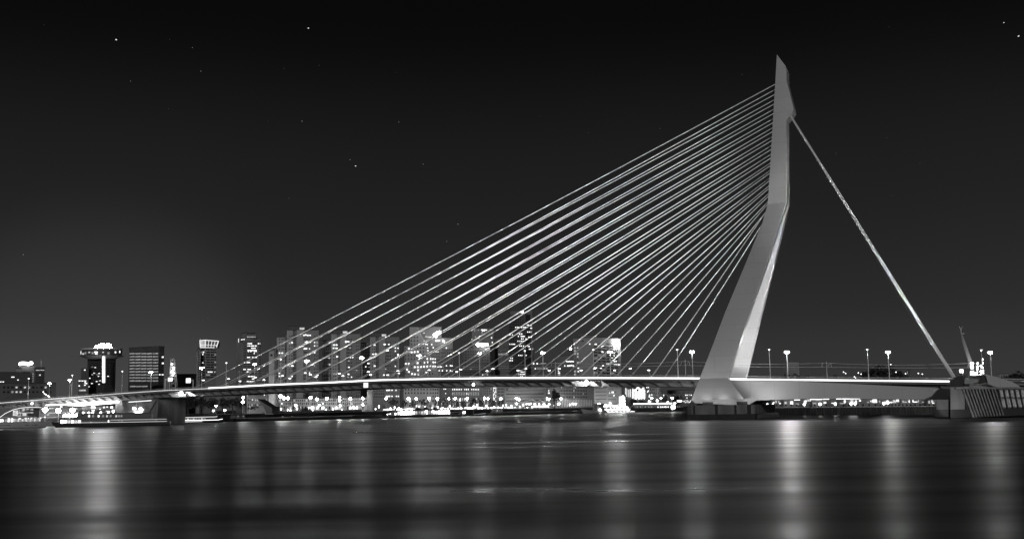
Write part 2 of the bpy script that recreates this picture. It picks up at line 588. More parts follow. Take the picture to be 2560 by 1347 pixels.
# pier below the pylon
s0, _ = onb(1716, 1033, -9); s1, _ = onb(1886, 1033, -9)
zt = 5.4; s0P, s1P = s0, s1
pier = bpy.data.objects.new('pier', None); COL.objects.link(pier); pier.parent = bridge
def ringpts(a, b, ta, tb, z, ch):
    return [W(a + ch, ta, z), W(b - ch * .4, ta, z), W(b, ta + ch * .4, z), W(b, tb - ch * .4, z), W(b - ch * .4, tb, z), W(a + ch, tb, z), W(a, tb - ch, z), W(a, ta + ch, z)]
k = MB().loft([ringpts(s0, s1, -9, 42, 2.0, 2.0), ringpts(s0, s1, -9, 42, zt, 2.0)])
o = k.build('pier_block', 'conc', pier, wloc(bridge)); recalc(o)
k = MB().loft([ringpts(s0 - .6, s1 + 1.0, -9.7, 42.7, -2.5, 2.0), ringpts(s0 - .6, s1 + 1.0, -9.7, 42.7, 1.99, 2.0)])
o = k.build('fender', 'wetconc', pier, wloc(bridge)); recalc(o)
for px, wd in ((1733, .7), (1788, 1.0), (1836, .8), (1868, 1.4)):
    sx_, _ = onb(px, 1020, -9)
    MB().obox(W(sx_, -9.25, 2.0), bu * wd, bn * .24, V((0, 0, zt - 2.0))).build('recess_post', 'wetconc', pier, wloc(bridge))
k = MB()
for i in range(2):
    a = poly[2][0] + 3 + i * 13
    k = MB().obox(W(a, -3.4, zt), bu * 4, bn * 5, V((0, 0, poly[2][1] - zt + .3)))
    k.build('bearing', 'wetconc', pier, wloc(bridge))
    MB().obox(W(a, 31.4, zt), bu * 4, bn * 5, V((0, 0, poly[2][1] - zt + .3))).build('bearing', 'wetconc', pier, wloc(bridge))

# ---- stay cables
A = [476, 541, 607, 675, 743, 813.8, 887.5, 960, 1037, 1115, 1196, 1277, 1359, 1446, 1535, 1625.5]
TY = [209.3, 235, 259, 282.7, 305.6, 328, 350, 372, 393.7, 412.5, 431, 450, 468.5, 487.5, 506, 529]
TN, TF = 6.0, 27.0
stays = []
for i, (ax, ty) in enumerate(zip(A, TY)):
    s = s_at(ax, TN, dz(onb(ax, 955, TN)[0]) + .5)
    # pylon front edge at that picture height
    x_top = 1919.5 + (1938 - 1919.5) * (510 - ty) / (510 - 209) if ty < 510 else 1912
    st, zt_ = onb(x_top + 3, ty, TA + .6)
    for tb, tp in ((TN, TA + .7), (TF, TB - .7)):
        a, bq = W(s, tb, dz(s) + .2), W(st, tp, zt_)
        pts = []
        for q in range(9):
            f = q / 8
            p = a.lerp(bq, f); p.z -= 4 * f * (1 - f) * (bq - a).length * .004
            pts.append(p)
        o = MB().tube(pts, .185, 8).build('stay_cable', 'cable', bridge)
        d = (bq - a).normalized()
        MB().tube([a - d * .3, a + d * 4.5], .30, 8).build('anchor_pipe', 'steel', o, wloc(bridge))
        smooth(o); stays.append((a, bq))
# ---- backstays (two bundles of two)
for t, tp in ((3.0, TA + 1.0), (30.0, TB - 1.0)):
    sb, zb_ = onb(2388 if t < 10 else 2388, 948, 3.0)
    sb2, zb2 = onb(1977, 291, TA + 1)
    a, bq = W(sb2, tp, zb2), W(sb, t, zb_)
    smooth(MB().tube([a, a.lerp(bq, .2), a.lerp(bq, .22), a.lerp(bq, .38), bq], [.42, .42, .5, .58, .62], 16).build('backstay', 'backstay', bridge))
    k = MB().hexa([W(sb - 3.0, t - 2.4, zb_ - 2), W(sb + 3.5, t - 2.4, zb_ - 2), W(sb + 3.5, t + 2.4, zb_ - 2), W(sb - 3.0, t + 2.4, zb_ - 2),
                   W(sb - .6, t - 2.4, zb_ + .6), W(sb + 3.5, t - 2.4, zb_ + 1.6), W(sb + 3.5, t + 2.4, zb_ + 1.6), W(sb - .6, t + 2.4, zb_ + .6)])
    k.build('backstay_anchor', 'wetconc', bridge)
# ---- sculptural pier on the north side
s0, _ = onb(300, 1000, 6); s1, _ = onb(396, 1000, 6)
zz = dz((s0 + s1) / 2) - 2.95
npier = bpy.data.objects.new('pier', None); COL.objects.link(npier); npier.parent = bridge
a0, z0_ = onb(318, 1030, 6); a1, _ = onb(391, 1046, 6); a2, _ = onb(311, 1003, 6); a3, _ = onb(396, 1003, 6); b0, _ = onb(296, 1002, 6); b1, _ = onb(303, 1037, 6); c1, _ = onb(316, 1040, 6)
k = MB().prism([W(a0, 6, -2), W(a0, 6, z0_), W(a2, 6, zz), W(a3, 6, zz), W(a1, 6, -2)], bn * 21)
o = k.build('pier_wall', 'conc', npier, wloc(bridge)); recalc(o)
k = MB().prism([W(b1, 4, -2), W(b1 - 2, 4, z0_ + 2), W(b0, 4, zz), W(a2 - .05, 4, zz), W(a0 - .05, 4, z0_), W(a0 - .05, 4, -2)], bn * 25)
o = k.build('pier_shoulder', 'bracket', npier, wloc(bridge)); recalc(o)
k = MB().tube([W(a3 - 1, 5.9, zz - .5), W(s_at(366, 6, 3), 5.9, 3)], .28, 6)
k.build('pier_groove', 'wetconc', npier, wloc(bridge))
for px in (60, -120):
    sq = onb(px, 1015, 8)[0]
    for tq in (8, 24):
        MB().loft([[W(sq - 1.2, tq - 1.2, -2), W(sq + 1.2, tq - 1.2, -2), W(sq + 1.2, tq + 1.2, -2), W(sq - 1.2, tq + 1.2, -2)],
                   [W(sq - 2, tq - 1.2, dz(sq) - 2.9), W(sq + 2, tq - 1.2, dz(sq) - 2.9), W(sq + 2, tq + 1.2, dz(sq) - 2.9), W(sq - 2, tq + 1.2, dz(sq) - 2.9)]]).build('column', 'conc', npier, wloc(bridge))

# ------------------------------------------------------------------ lamps and floodlights on the deck
def lamp_proto(name, lit, h=10.5):
    t = thing(name, '', 'street lamp', V((0, 0, 0)), 'lamps on tall posts along the bridge')
    MB().tube([(0, 0, 0), (0, 0, h)], [.2, .13], 8).build('post', 'steel', t)
    k = MB().hexa([(-.9, -.35, h - .05), (.9, -.35, h - .05), (.9, .35, h - .05), (-.9, .35, h - .05), (-.5, -.2, h + .25), (.5, -.2, h + .25), (.5, .2, h + .25), (-.5, .2, h + .25)])
    k.build('lamp_head', 'steel', t)
    if lit:
        MB().hexa([(-.75, -.45, h - .45), (.75, -.45, h - .45), (.75, .25, h - .2), (-.75, .25, h - .2), (-.75, -.45, h - .06), (.75, -.45, h - .06), (.75, .25, h - .06), (-.75, .25, h - .06)]).build('lamp_glass', 'lamp', t)
    else:
        MB().ball((0, 0, h - .12), .22, 8, 5).build('lamp_glass', 'soft', t)
    return t
lit = lamp_proto('street_lamp', True); dim = lamp_proto('street_lamp', False)
litpos = [(124, 957, 0), (175, 948, 0), (378, 929, 975.6), (505, 918, 968), (637, 909, 962), (767, 900, 957), (905, 893, 951), (1048, 887, 949), (1199, 882, 947), (1357, 880, 945), (1525, 878, 945), (1730, 878, 946), (1967, 878.5, 949), (2220, 878.5, 951), (2475, 879, 953)]
wh = ['leftmost of all by the small street lights', 'second from the left, before the disc topped tower', 'over the dark office block', 'in front of the tower with the flared top', 'in front of the stepped tower', 'in front of the tallest pale flats', 'in front of the second pale flats', 'in front of the curved white office block', 'below the rooftop letters',
      'right of the darkest tower', 'at the right end of the broad pale block', 'just left of the bent pylon', 'first right of the pylon', 'beside the big dark tree', 'beside the leaning mast']
first = True
glass = next(c for c in kids(lit) if c.name.startswith('lamp_glass'))
LAMPB = glass.data.copy(); LAMPB.materials.clear(); LAMPB.materials.append(M['lampb'])
LAMPC = glass.data.copy(); LAMPC.materials.clear(); LAMPC.materials.append(M['lampc'])
for (x, yt, yb), wtxt in zip(litpos, wh):
    s, z1 = onb(x, yt, 31.5); z0 = dz(s)
    lab = 'lit lamp on a tall bridge post, ' + wtxt
    o = lit if first else copy_tree(lit, V((0, 0, 0)))
    first = False
    o.location = W(s, 31.5, z0); o['label'] = lab
    if x > 1600:      # emission boosted right of the fan for stronger streaks on the water
        for c in kids(o):
            if c.name.startswith('lamp_glass'): c.data = LAMPC if x == 1967 else LAMPB
    o.scale = (1, 1, (z1 - z0) / 10.5); o.rotation_euler.z = -TH
dimpos = [(181, 937), (306, 927), (566, 906), (702, 897), (843, 890), (995, 885), (1148, 881), (1312, 876), (1483, 873), (1693, 873), (1923, 873), (2168, 873), (2453, 874), (72, 945)]
wd = ['left of the disc topped tower', 'right of the disc topped tower', 'between the flared tower and the stepped tower', 'in front of the left side of the tallest flats', 'in front of the second flats', 'left of the curved office block', 'under the rooftop letters on the left',
      'in front of the darkest tower', 'in front of the broad pale block', 'near the shortest stay cables', 'just right of the bent pylon', 'left of the big dark tree', 'left of the lit lamp by the leaning mast', 'near the left end of the approach']
first = True
for (x, yt), wtxt in zip(dimpos, wd):
    s, z1 = onb(x, yt, 1.5); z0 = dz(s)
    o = dim if first else copy_tree(dim, V((0, 0, 0)))
    first = False
    o.location = W(s, 1.5, z0); o['label'] = 'slim bridge post with dim lamp, ' + wtxt; o.scale = (1, 1, (z1 - z0) / 10.5); o.rotation_euler.z = math.pi - TH

# floodlight masts for the cables: bent arm and a bowl, silhouetted near row darkened, lit far row paled
def flood(lit):
    t = thing('floodlight', '', 'floodlight', V((0, 0, 0)), 'cable floodlights on bent arms along the deck')
    MB().tube([(0, 0, 0), (.15, 0, 1.6), (-.5, 0, 3.3)], [.14, .12, .10], 6).build('arm', 'steel' if lit else 'dsteel', t)
    MB().loft([[(-.5 + .25 * math.cos(a), .25 * math.sin(a), 3.3) for a in [j * math.pi / 4 for j in range(8)]],
               [(-.6 + .75 * math.cos(a), .75 * math.sin(a), 4.1) for a in [j * math.pi / 4 for j in range(8)]]]).build('reflector', 'white' if lit else 'dsteel', t)
    MB().loft([[(-.6 + .6 * math.cos(a), .6 * math.sin(a), 4.11) for a in [j * math.pi / 4 for j in range(8)]],
               [(-.6 + .4 * math.cos(a), .4 * math.sin(a), 4.3) for a in [j * math.pi / 4 for j in range(8)]]]).build('lens', 'soft', t)
    return t
fb, fd = flood(True), flood(False)
Bn = [511, 574, 641, 709, 779, 851, 924, 998, 1076, 1155, 1236, 1318, 1402, 1490, 1580]
floods = []
for row, proto, t in (('near', fd, 2.2), ('far', fb, 30.5)):
    for i, px in enumerate(Bn):
        s = onb(px, 950, 2.2)[0]
        o = proto if i == 0 else copy_tree(proto, V((0, 0, 0)))
        o.location = W(s, t, dz(s)); o.rotation_euler.z = -TH
        o['label'] = f'{"dark" if row == "near" else "pale"} bent arm floodlight on the {row} deck edge below the stay cables'
        floods.append((s, t))


def spot(loc, target, energy, ang, blend=.4, fall=None, r=.3):
    d = bpy.data.lights.new('flood_or_fill_beam', 'SPOT')
    d.spot_size = math.radians(ang); d.spot_blend = blend; d.shadow_soft_size = r
    d.energy = energy
    if fall:
        d.use_nodes = True
        n = d.node_tree
        em = n.nodes.get('Emission') or n.nodes.new('ShaderNodeEmission')
        lf = n.nodes.new('ShaderNodeLightFalloff')
        K = 1e4 if fall == 'Constant' else 100
        d.energy = energy * K
        lf.inputs['Strength'].default_value = 1.0 / K
        n.links.new(lf.outputs[fall], em.inputs['Strength'])
    o = bpy.data.objects.new('flood_or_fill_beam', d)
    COL.objects.link(o)
    o.location = loc
    o.rotation_euler = (V(target) - V(loc)).to_track_quat('-Z', 'Y').to_euler()
    return o
CABLE_E = 640.0
for s, t in floods + [(-268, 2.2), (-268, 30.5), (-16, 2.2), (-16, 30.5)]:  # the last four beams are added without any fixture
    # beams set inboard of the fixtures, slow falloff added to light the cables evenly
    loc = W(s - .6, 9.2 if t < 10 else 23.5, dz(s) + 4.6)
    spot(loc, W(s + 5, 9 if t < 10 else 23, dz(s) + 44), CABLE_E * (1.5 if s > -130 else 1.0), 84, .5, 'Linear', .8)
# unseen pylon floods, read off the lit faces: on the deck behind the near leg towards the far leg, and on the pier edge up the outer faces
for (sq, t, e, tz) in ((s_legR + 3.0, 1.2, 800, 44), (s_legR - 1.0, 1.0, 300, 30)):
    spot(W(sq, t, dz(sq) + 1.5), W(7, 31, tz), e, 84, .5, 'Linear')
for i in range(5):
    sq = s0P + 1 + (s1P - s0P) * i / 4.0
    spot(W(sq, -9.6, 7.0), W(sq + (2 if i < 3 else 10), -2, 17), 140, 160, .9, 'Linear', 1.0)
spot(W(s1P + 1.0, -9.6, 6.0), W(s1P + 30, -2, 12), 150, 120, .9, 'Linear', 1.0)
for f, e in ((.2, 170), (.36, 170), (.52, 150), (.68, 110), (.82, 70), (.93, 35)):  # unseen spots added on the deck to brighten the backstays
    sq = sb2 + (sb - sb2) * f; zq = zb2 + (zb_ - zb2) * f
    for t in (.6, 26.5):
        spot(W(sq + 3, t, dz(sq) + 1.2), W(sq, t + 3.5 + 8 * (1 - f), zq), e, 34, .9, 'Linear', 1.5)
spot(P(2384, 966, 371), W(66, 4, 38), 30, 53, .5, 'Constant', .8)  # unseen spot added at the bascule pier for the backstays' near side
# ------------------------------------------------------------------ banks
GZ = 3.9
bankpts = [(-500, 520), (0, 540), (300, 580), (430, 600), (600, 640), (800, 700), (1000, 735), (1240, 785), (1500, 850), (1745, 885)]
def YB(px):
    for (a, ya), (b, yb) in zip(bankpts, bankpts[1:]):
        if px <= b:
            return ya + (yb - ya) * (px - a) / (b - a)
    return bankpts[-1][1]
bl_ = [GZP(x, y, 0) for x, y in bankpts]
def flat(name, pts, z, m):
    k = MB(); k.v = [V((p.x, p.y, z)) for p in pts]; k.f = [list(range(len(pts)))]
    o = k.build(name, m, None, V((pts[0].x, pts[0].y, z)))
    if o.data.polygons[0].normal.z < 0: recalc(o)
    return structure(o)
far_l, far_r = V((-6000, 8500, 0)), GZP(1762, 8500, 0)
flat('ground', bl_ + [far_r, far_l, V((-6000, 540, 0))], GZ, 'land')
# lower quay in front of the main one, with its own step
for i, (a, b) in enumerate(zip(bl_, bl_[1:])):
    d = (b - a).normalized(); nn = V((d.y, -d.x, 0))
    q = MB().obox(a + nn * .4 - V((0, 0, 3)), b - a, -nn * .8, V((0, 0, GZ + 3.15)))
    o = q.build('quay_wall', 'quay'); recalc(o)
    tag(o, 'dark stone quay wall along the far bank' + [' at the far left edge', ' behind the moored ships', ' below the dark bridge pier', ' under the big dark trees', ' by the angular sculpture', ' below the pale flats', ' behind the glowing floating restaurant', ' left of the illuminated party boat', ' right of the party boat'][i], 'quay wall')
    c = MB().obox(a + nn * .5 + V((0, 0, GZ + .16)), b - a, -nn * .9, V((0, 0, .22)))
    c.build('capping', 'cap', o)
# right bank: the quay behind the side girder
R0, R1, R2 = GZP(1884, 552, 0), GZP(2345, 458, 0), GZP(2900, 395, 0)
GR = 3.2
flat('ground', [R0, R1, R2, V((3000, 800, 0)), V((4500, 8500, 0)), GZP(1840, 8500, 0)], GR, 'land')
for (a, b), w_ in zip(((R0, R1), (R1, R2), (GZP(1835, 1500, 0), R0)), ('under the side girder', 'behind the slatted bascule pier', 'hidden behind the pylon foot')):
    d = (b - a).normalized(); nn = V((d.y, -d.x, 0))
    o = MB().obox(a + nn * .4 - V((0, 0, 3)), b - a, -nn * .8, V((0, 0, GR + 3.15))).build('quay_wall', 'quay'); recalc(o)
    tag(o, 'black piled quay wall ' + w_, 'quay wall')
    k = MB(); L = (b - a).length; n = int(L / 1.6)
    for i in range(n):
        p = a + d * (i * 1.6 + .4) + nn * .4
        k.obox(p - V((0, 0, 2)), d * .5, nn * .25, V((0, 0, GR + 2.1)))
    if n and w_[0] != 'h':
        k.build('sheet_piles', 'wetconc', o)['kind'] = 'stuff'
    MB().obox(a + nn * .55 + V((0, 0, GR + .16)), b - a, -nn * .9, V((0, 0, .3))).build('capping', 'cap', o)


# ------------------------------------------------------------------ buildings
UNIT = {}
def unitbox(m):
    if m not in UNIT:
        me = bpy.data.meshes.new('pane')
        me.from_pydata([(-.5, -1, -.5), (.5, -1, -.5), (.5, 0, -.5), (-.5, 0, -.5), (-.5, -1, .5), (.5, -1, .5), (.5, 0, .5), (-.5, 0, .5)], [],
                       [(0, 3, 2, 1), (4, 5, 6, 7), (0, 1, 5, 4), (1, 2, 6, 5), (2, 3, 7, 6), (3, 0, 4, 7)])
        me.materials.append(M[m]); UNIT[m] = me
    return UNIT[m]


class Bld:
    def __init__(s, name, label, cat, px, Y, base=GZ, group=None):
        s.Y = Y; s.base = base
        s.root = thing(name, label, cat, GZP(px, Y, base), group)
        s.faces = []       # (x0, x1, origin, normal)
        s.win = []

    def vol(s, part, x0, x1, yt, m, dy=0.0, depth=18, xm=None, yb=None, phi=25, parapet=True):
        Y = s.Y + dy
        if xm is None: xm = x1
        C = P(xm, yt, Y); top = C.z
        if xm == x1: ph = math.atan2(P((x0 + x1) / 2, yt, Y).x, Y)
        else: ph = math.radians(phi)
        dL = V((-math.cos(ph), math.sin(ph), 0)); dR = V((math.sin(ph), math.cos(ph), 0))
        def ext(px, d):
            r = P(px, yt, 1.0) - EYE
            det = d.x * -r.y + r.x * d.y
            c = C - EYE
            # c + l d = k r
            l = (c.x * r.y - r.x * c.y) / (d.y * r.x - d.x * r.y) if abs(det) > 1e-9 else 1
            return abs(l)
        wl = ext(x0, dL); wr = depth if xm == x1 else ext(x1, dR)
        b = s.base if yb is None else P(xm, yb, Y).z
        C0 = V((C.x, C.y, b)); H = V((0, 0, top - b))
        o = MB().obox(C0 + dL * wl, -dL * wl, dR * wr, H).build(part, m, s.root); recalc(o)
        if parapet and yb is None:
            pb = MB().obox(C0 + dL * (wl + .15) - dR * .15 + H, -dL * (wl + .3), dR * (wr + .3), V((0, 0, .5))); q = pb.build('roof', 'roof', s.root); recalc(q)
        nL = -dR; nR = -dL
        s.faces.append((x0, xm, C0, nL, Y))
        if xm != x1: s.faces.append((xm, x1, C0, nR, Y))
        return o

    def hit(s, px, py):
        best = None
        for x0, x1, C0, n, Y in s.faces:
            if x0 - .01 <= px <= x1 + .01:
                p = hitplane(px, py, C0, n)
                if best is None or p.y < best[0].y: best = (p, n)
        return best

    def w(s, px, py, w, h, m='glass'):
        q = s.hit(px, py)
        if q is None: return
        p, n = q
        e = V((-n.y, n.x, 0))
        sc = p.y / F
        los = (p - EYE).normalized()
        fore = max(.25, abs(V((los.y, -los.x, 0)).normalized().dot(e)))
        g = .86 if m in ('L1', 'L2', 'L3') else 1
        s.win.append((p, n, w * sc / fore * g, h * sc * g, m))

    def grid(s, x0, x1, y0, y1, c, r, wf=.6, hf=.6, m='glass', prob=0.0, lit=('L1', 'L1', 'L2', 'L0')):
        cw, rh = (x1 - x0) / c, (y1 - y0) / r
        for j in range(r):
            for i in range(c):
                mm_ = random.choice(lit) if random.random() < prob else m
                s.w(x0 + cw * (i + .5), y0 + rh * (j + .5), cw * wf, rh * hf, mm_)

    def row(s, pts, w=2.2, h=2.6, m='L2'):
        for x, y in pts: s.w(x, y, w, h, m)

    def done(s):
        s.win.sort(key=lambda q: (q[4].startswith('g'), -q[2] * q[3]))
        bl = wloc(s.root)
        for p, n, w_, h_, m in s.win[:100]:
            o = bpy.data.objects.new('window', unitbox(m)); COL.objects.link(o); o.parent = s.root
            o.location = p + n * .02 - bl
            o.rotation_euler.z = math.atan2(-n.x, n.y) + math.pi
            o.scale = (w_, .16, h_)
        rest = s.win[100:]
        by = {}
        for q in rest: by.setdefault(q[4], []).append(q)
        for m, qs in by.items():
            k = MB()
            for p, n, w_, h_, _ in qs:
                e = V((-n.y, n.x, 0))
                k.obox(p - e * w_ / 2 - V((0, 0, h_ / 2)) - n * .05, e * w_, n * .2, V((0, 0, h_)))
            o = k.build('windows', m, s.root); recalc(o); o['kind'] = 'stuff'
        return s.root

    def lamp(s, part, x0, x1, y0, y1, m, dy=-.5, th=.6):
        """a lit panel standing just in front of / on the building"""
        Y = s.Y + dy
        k = MB().prism([P(x0, y1, Y), P(x1, y1, Y), P(x1, y0, Y), P(x0, y0, Y)], V((0, th, 0)))
        o = k.build(part, m, s.root); recalc(o); return o


# --- far left blocks
b = Bld('office_block', 'low dark office block at the far left edge behind the approach', 'building', 30, 760)
b.vol('wall', -70, 75, 931, 'w5', depth=40); b.vol('wall', -70, 140, 958, 'w4', dy=-60, depth=30)
b.row([(30, 942), (34, 942), (2, 954), (8, 954), (45, 949)], 4, 2.4, 'L2'); b.grid(5, 130, 962, 985, 12, 2, .5, .4, 'glass', .1); b.done()
b = Bld('office_tower', 'dark stepped office tower with a long glowing sign on its roof at far left', 'building', 80, 900)
b.vol('wall', 46, 90, 915, 'w4', depth=30); b.vol('wall', 86, 112, 919, 'w5', dy=-20, depth=30)
b.vol('plant_room', 40, 53, 921, 'w1', dy=-25, depth=10)
b.row([(92, 925), (97, 925), (103, 924.5), (108, 925)], 5, 2, 'L1'); b.row([(100, 937)], 4, 3, 'L2')
b.grid(79, 88, 932, 956, 1, 5, .7, .4, 'L0'); b.grid(89, 111, 930, 958, 5, 6, .7, .4); b.done()
MB().tube([P(103, 919, 890), P(103, 897, 890)], [.25, .1], 5).build('mast', 'steel', b.root)
sg = MB().tube([P(48, 910, 895), P(54, 908, 895), P(62, 908, 895), P(70, 909.5, 895), P(76, 908, 895), P(81, 907, 895)], [1.1, 1.3, 1.2, 1.2, 1.4, 1.1], 8).build('rooftop_sign', 'sign', b.root)
MB().obox(P(52, 915, 897), V((.3, 0, 0)), V((0, .3, 0)), V((0, 0, 2))).build('sign_frame', 'dsteel', b.root)
# --- round topped tower
b = Bld('observation_tower', 'dark tower with a wide lit disc shaped top and a blazing bumpy rooftop sign', 'tower', 254, 860)
b.vol('wall', 219, 290, 893, 'w5', depth=24, xm=262, phi=30, parapet=False)
for y0, y1, xa, xb, m, pn in ((890, 897, 218, 292, 'white', 'lower_ring'), (874, 889, 207, 302, 'w4', 'glazed_storey'), (871.5, 875, 206, 304, 'white', 'upper_ring')):
    xc = (xa + xb) / 2; c0 = P(xc, y1, 865); c1 = P(xc, y0, 865); r = (xb - xa) / 2 * 865 / F
    rb = r * (0.86 if pn == 'lower_ring' else 1)
    if pn == 'lower_ring': r *= 1.45
    if pn == 'glazed_storey': r *= 1.02
    k = MB().loft([[c0 + V((math.cos(a) * rb, math.sin(a) * rb, 0)) for a in [j * math.pi / 16 for j in range(32)]],
                   [V((c0.x, c0.y, c1.z)) + V((math.cos(a) * r, math.sin(a) * r, 0)) for a in [j * math.pi / 16 for j in range(32)]]])
    o = k.build(pn, m, b.root); recalc(o)
b.faces.append((190, 320, P(254, 880, 850), V((0, -1, 0)), 850))
for x, y, w_, h_, m in ((210, 881, 8, 8, 'L2'), (205, 881, 3, 4, 'L1'), (222, 884, 8, 4, 'L1'), (241, 880, 5, 3, 'L1'), (258, 879.5, 8, 3, 'L2'), (259, 883.5, 6, 3, 'L2'), (274, 880, 4, 3, 'L1'), (285, 882, 5, 6, 'L0'), (297, 880, 4, 4, 'L2'), (303, 879, 4, 5, 'L2'), (230, 882, 6, 5, 'L0'), (250, 882, 5, 5, 'L0')):
    q = P(x, y, 850); R = (302 - 207) / 2 * 865 / F * 1.02; cc = P(254.5, 880, 865)
    dx = max(-R * .985, min(R * .985, (x - 254.5) * 865 / F)); yy = 865 - math.sqrt(max(0, R * R - dx * dx)) - .1
    p = P(x, y, yy); n = V((dx, yy - 865, 0)).normalized()
    b.win.append((V((cc.x + dx, yy, p.z)), n, w_ * .3, h_ * .3, m))
b.faces.pop()
for x, y in ((236, 932), (248, 933), (225, 945), (238, 918), (250, 951), (248, 960), (242, 953), (270, 940), (230, 958), (222, 966), (247, 940)): b.w(x, y, 4, 2, 'L2')
b.grid(222, 258, 905, 962, 6, 12, .6, .35, 'glass', .06); b.grid(266, 288, 905, 962, 3, 14, .6, .35, 'glass'); b.done()
b.lamp('light_column', 255.5, 261.5, 890.5, 956, 'signdim', dy=-12, th=1.2)
b.lamp('light_column', 257, 260, 892, 955, 'sign', dy=-12.6, th=.5)
cl = [(237, 873.5), (236, 868), (239, 864), (245, 863), (249, 860.5), (254, 858), (259, 858.6), (262, 861), (266, 860.5), (270, 857.5), (274, 859), (276, 864), (278, 869), (277, 873.5)]
MB().prism([P(x, y, 862) for x, y in cl], V((0, 1.5, 0))).build('rooftop_sign', 'signhot', b.root)
b.lamp('sign_base', 240, 275, 873.2, 875, 'dsteel', dy=4, th=8)
b = Bld('hotel_annex', 'small lit block left of the foot of the disc topped tower', 'building', 208, 850)
b.vol('wall', 196, 222, 950, 'w4', depth=15); b.vol('wall', 203, 222, 922, 'w5', dy=12, depth=15)
b.row([(199, 951.5), (206, 951.5), (213, 951.5)], 6, 2, 'L2'); b.row([(212, 924.5), (213, 956), (212, 962), (216, 958), (198, 964)], 4, 3, 'L2'); b.w(206, 975, 18, 4, 'L1'); b.done()
# --- dark office block
b = Bld('office_block', 'wide dark office block with rows of dim window bands', 'building', 380, 1000)
b.vol('wall', 323, 411, 866, 'w5', depth=25, xm=398, phi=25)
for j in range(10):
    for i in range(5): b.w(330.5 + i * 14.6, 883.5 + j * 7.55, 12.2, 3.0, 'L0')
    b.w(404.5, 883.5 + j * 7.55, 9, 2.6, 'glass2')
for i in range(3): b.w(322 + 10 + i * 15, 965.3, 13, 3, 'L0')
b.row([(406.5, 892), (406.5, 907.5)], 4.5, 4, 'L2'); b.w(403, 936, 12, 2.5, 'L2'); b.done()
b = Bld('office_block', 'long low dark block between the lattice spire and the flared tower', 'building', 460, 1100)
b.vol('wall', 425, 510, 935, 'w4', depth=20); b.grid(430, 500, 938, 962, 1, 4, .96, .3, 'glass2'); b.done()
# --- illuminated lattice spire
root = thing('lattice_spire', 'slender illuminated lattice spire behind the deck', 'spire', GZP(433, 760, GZ))
k = MB(); z0 = GZ; c0 = GZP(436, 760, GZ); ctop = P(431.5, 895, 760); H = ctop.z - z0
for q in range(4):
    sx_, sy_ = ((-1, -1), (1, -1), (1, 1), (-1, 1))[q]
    k.tube([c0 + V((sx_ * 3.0, sy_ * 3.0, 0)), ctop + V((sx_ * 1.0, sy_ * 1.0, 0))], .22, 5)
k.build('frame', 'white', root)
k = MB()
for j in range(12):
    f0, f1 = j / 12, (j + 1) / 12
    for q in range(4):
        a, bq = ((-1, -1), (1, -1), (1, 1), (-1, 1))[q], ((1, -1), (1, 1), (-1, 1), (-1, -1))[q]
        r0_, r1_ = 3.0 - 2.0 * f0, 3.0 - 2.0 * f1
        k.tube([c0.lerp(ctop, f0) + V((a[0] * r0_, a[1] * r0_, 0)), c0.lerp(ctop, f1) + V((bq[0] * r1_, bq[1] * r1_, 0))], .14, 4)
k.build('bracing', 'white', root)
for (x, y) in ((430, 910), (433, 918), (431, 926), (435, 932), (432, 938), (429, 930), (434, 922)):
    MB().ball(P(x, y, 758), .55, 6, 4).build('bulb', 'soft', root)
# --- flared tower
b = Bld('office_tower', 'slim office tower with a flared crown of bright lit ribs', 'building', 515, 1050)
b.vol('wall', 494, 541, 868, 'w2', depth=25, xm=513, phi=55)
b.vol('annex', 492, 502, 877, 'w2', dy=-3, depth=15)
for j in range(12):
    for i, (x, wd_) in enumerate(((507.5, 9), (520, 9), (530.5, 8), (538, 4))): b.w(x, 873.5 + j * 6.3, wd_, 3, 'glass' if random.random() > .1 else 'L0')
    b.w(496.8, 880 + j * 6.2, 4, 2.6, 'glass')
b.row([(509, 880), (507.5, 885.5), (507.5, 906)], 2.6, 3.4, 'L2'); b.row([(521, 929.5), (525, 929.5), (529, 929.5)], 4.5, 3, 'L2'); b.w(537, 929.5, 3, 2.6, 'L2'); b.done()
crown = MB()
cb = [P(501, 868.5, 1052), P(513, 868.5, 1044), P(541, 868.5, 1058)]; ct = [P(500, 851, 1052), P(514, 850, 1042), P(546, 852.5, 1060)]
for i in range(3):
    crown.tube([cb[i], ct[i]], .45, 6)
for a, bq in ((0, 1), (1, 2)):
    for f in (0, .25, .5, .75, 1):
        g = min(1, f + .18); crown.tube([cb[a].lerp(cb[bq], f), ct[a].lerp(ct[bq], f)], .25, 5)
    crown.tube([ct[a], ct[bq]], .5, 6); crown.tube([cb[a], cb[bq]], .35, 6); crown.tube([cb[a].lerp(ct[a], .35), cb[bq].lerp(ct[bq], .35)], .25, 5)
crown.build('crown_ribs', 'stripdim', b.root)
MB().prism([cb[0] + V((0, 1, 0)), cb[1] + V((0, 1, 0)), cb[2] + V((0, 1, 0)), ct[2] + V((-1, 2, -1)), ct[1] + V((0, 2, -1)), ct[0] + V((1, 2, -1))], V((0, 8, 0))).build('crown_core', 'w2', b.root)
MB().tube([ct[0], ct[0] + V((0, 0, 2))], .3, 6).build('mast', 'steel', b.root)
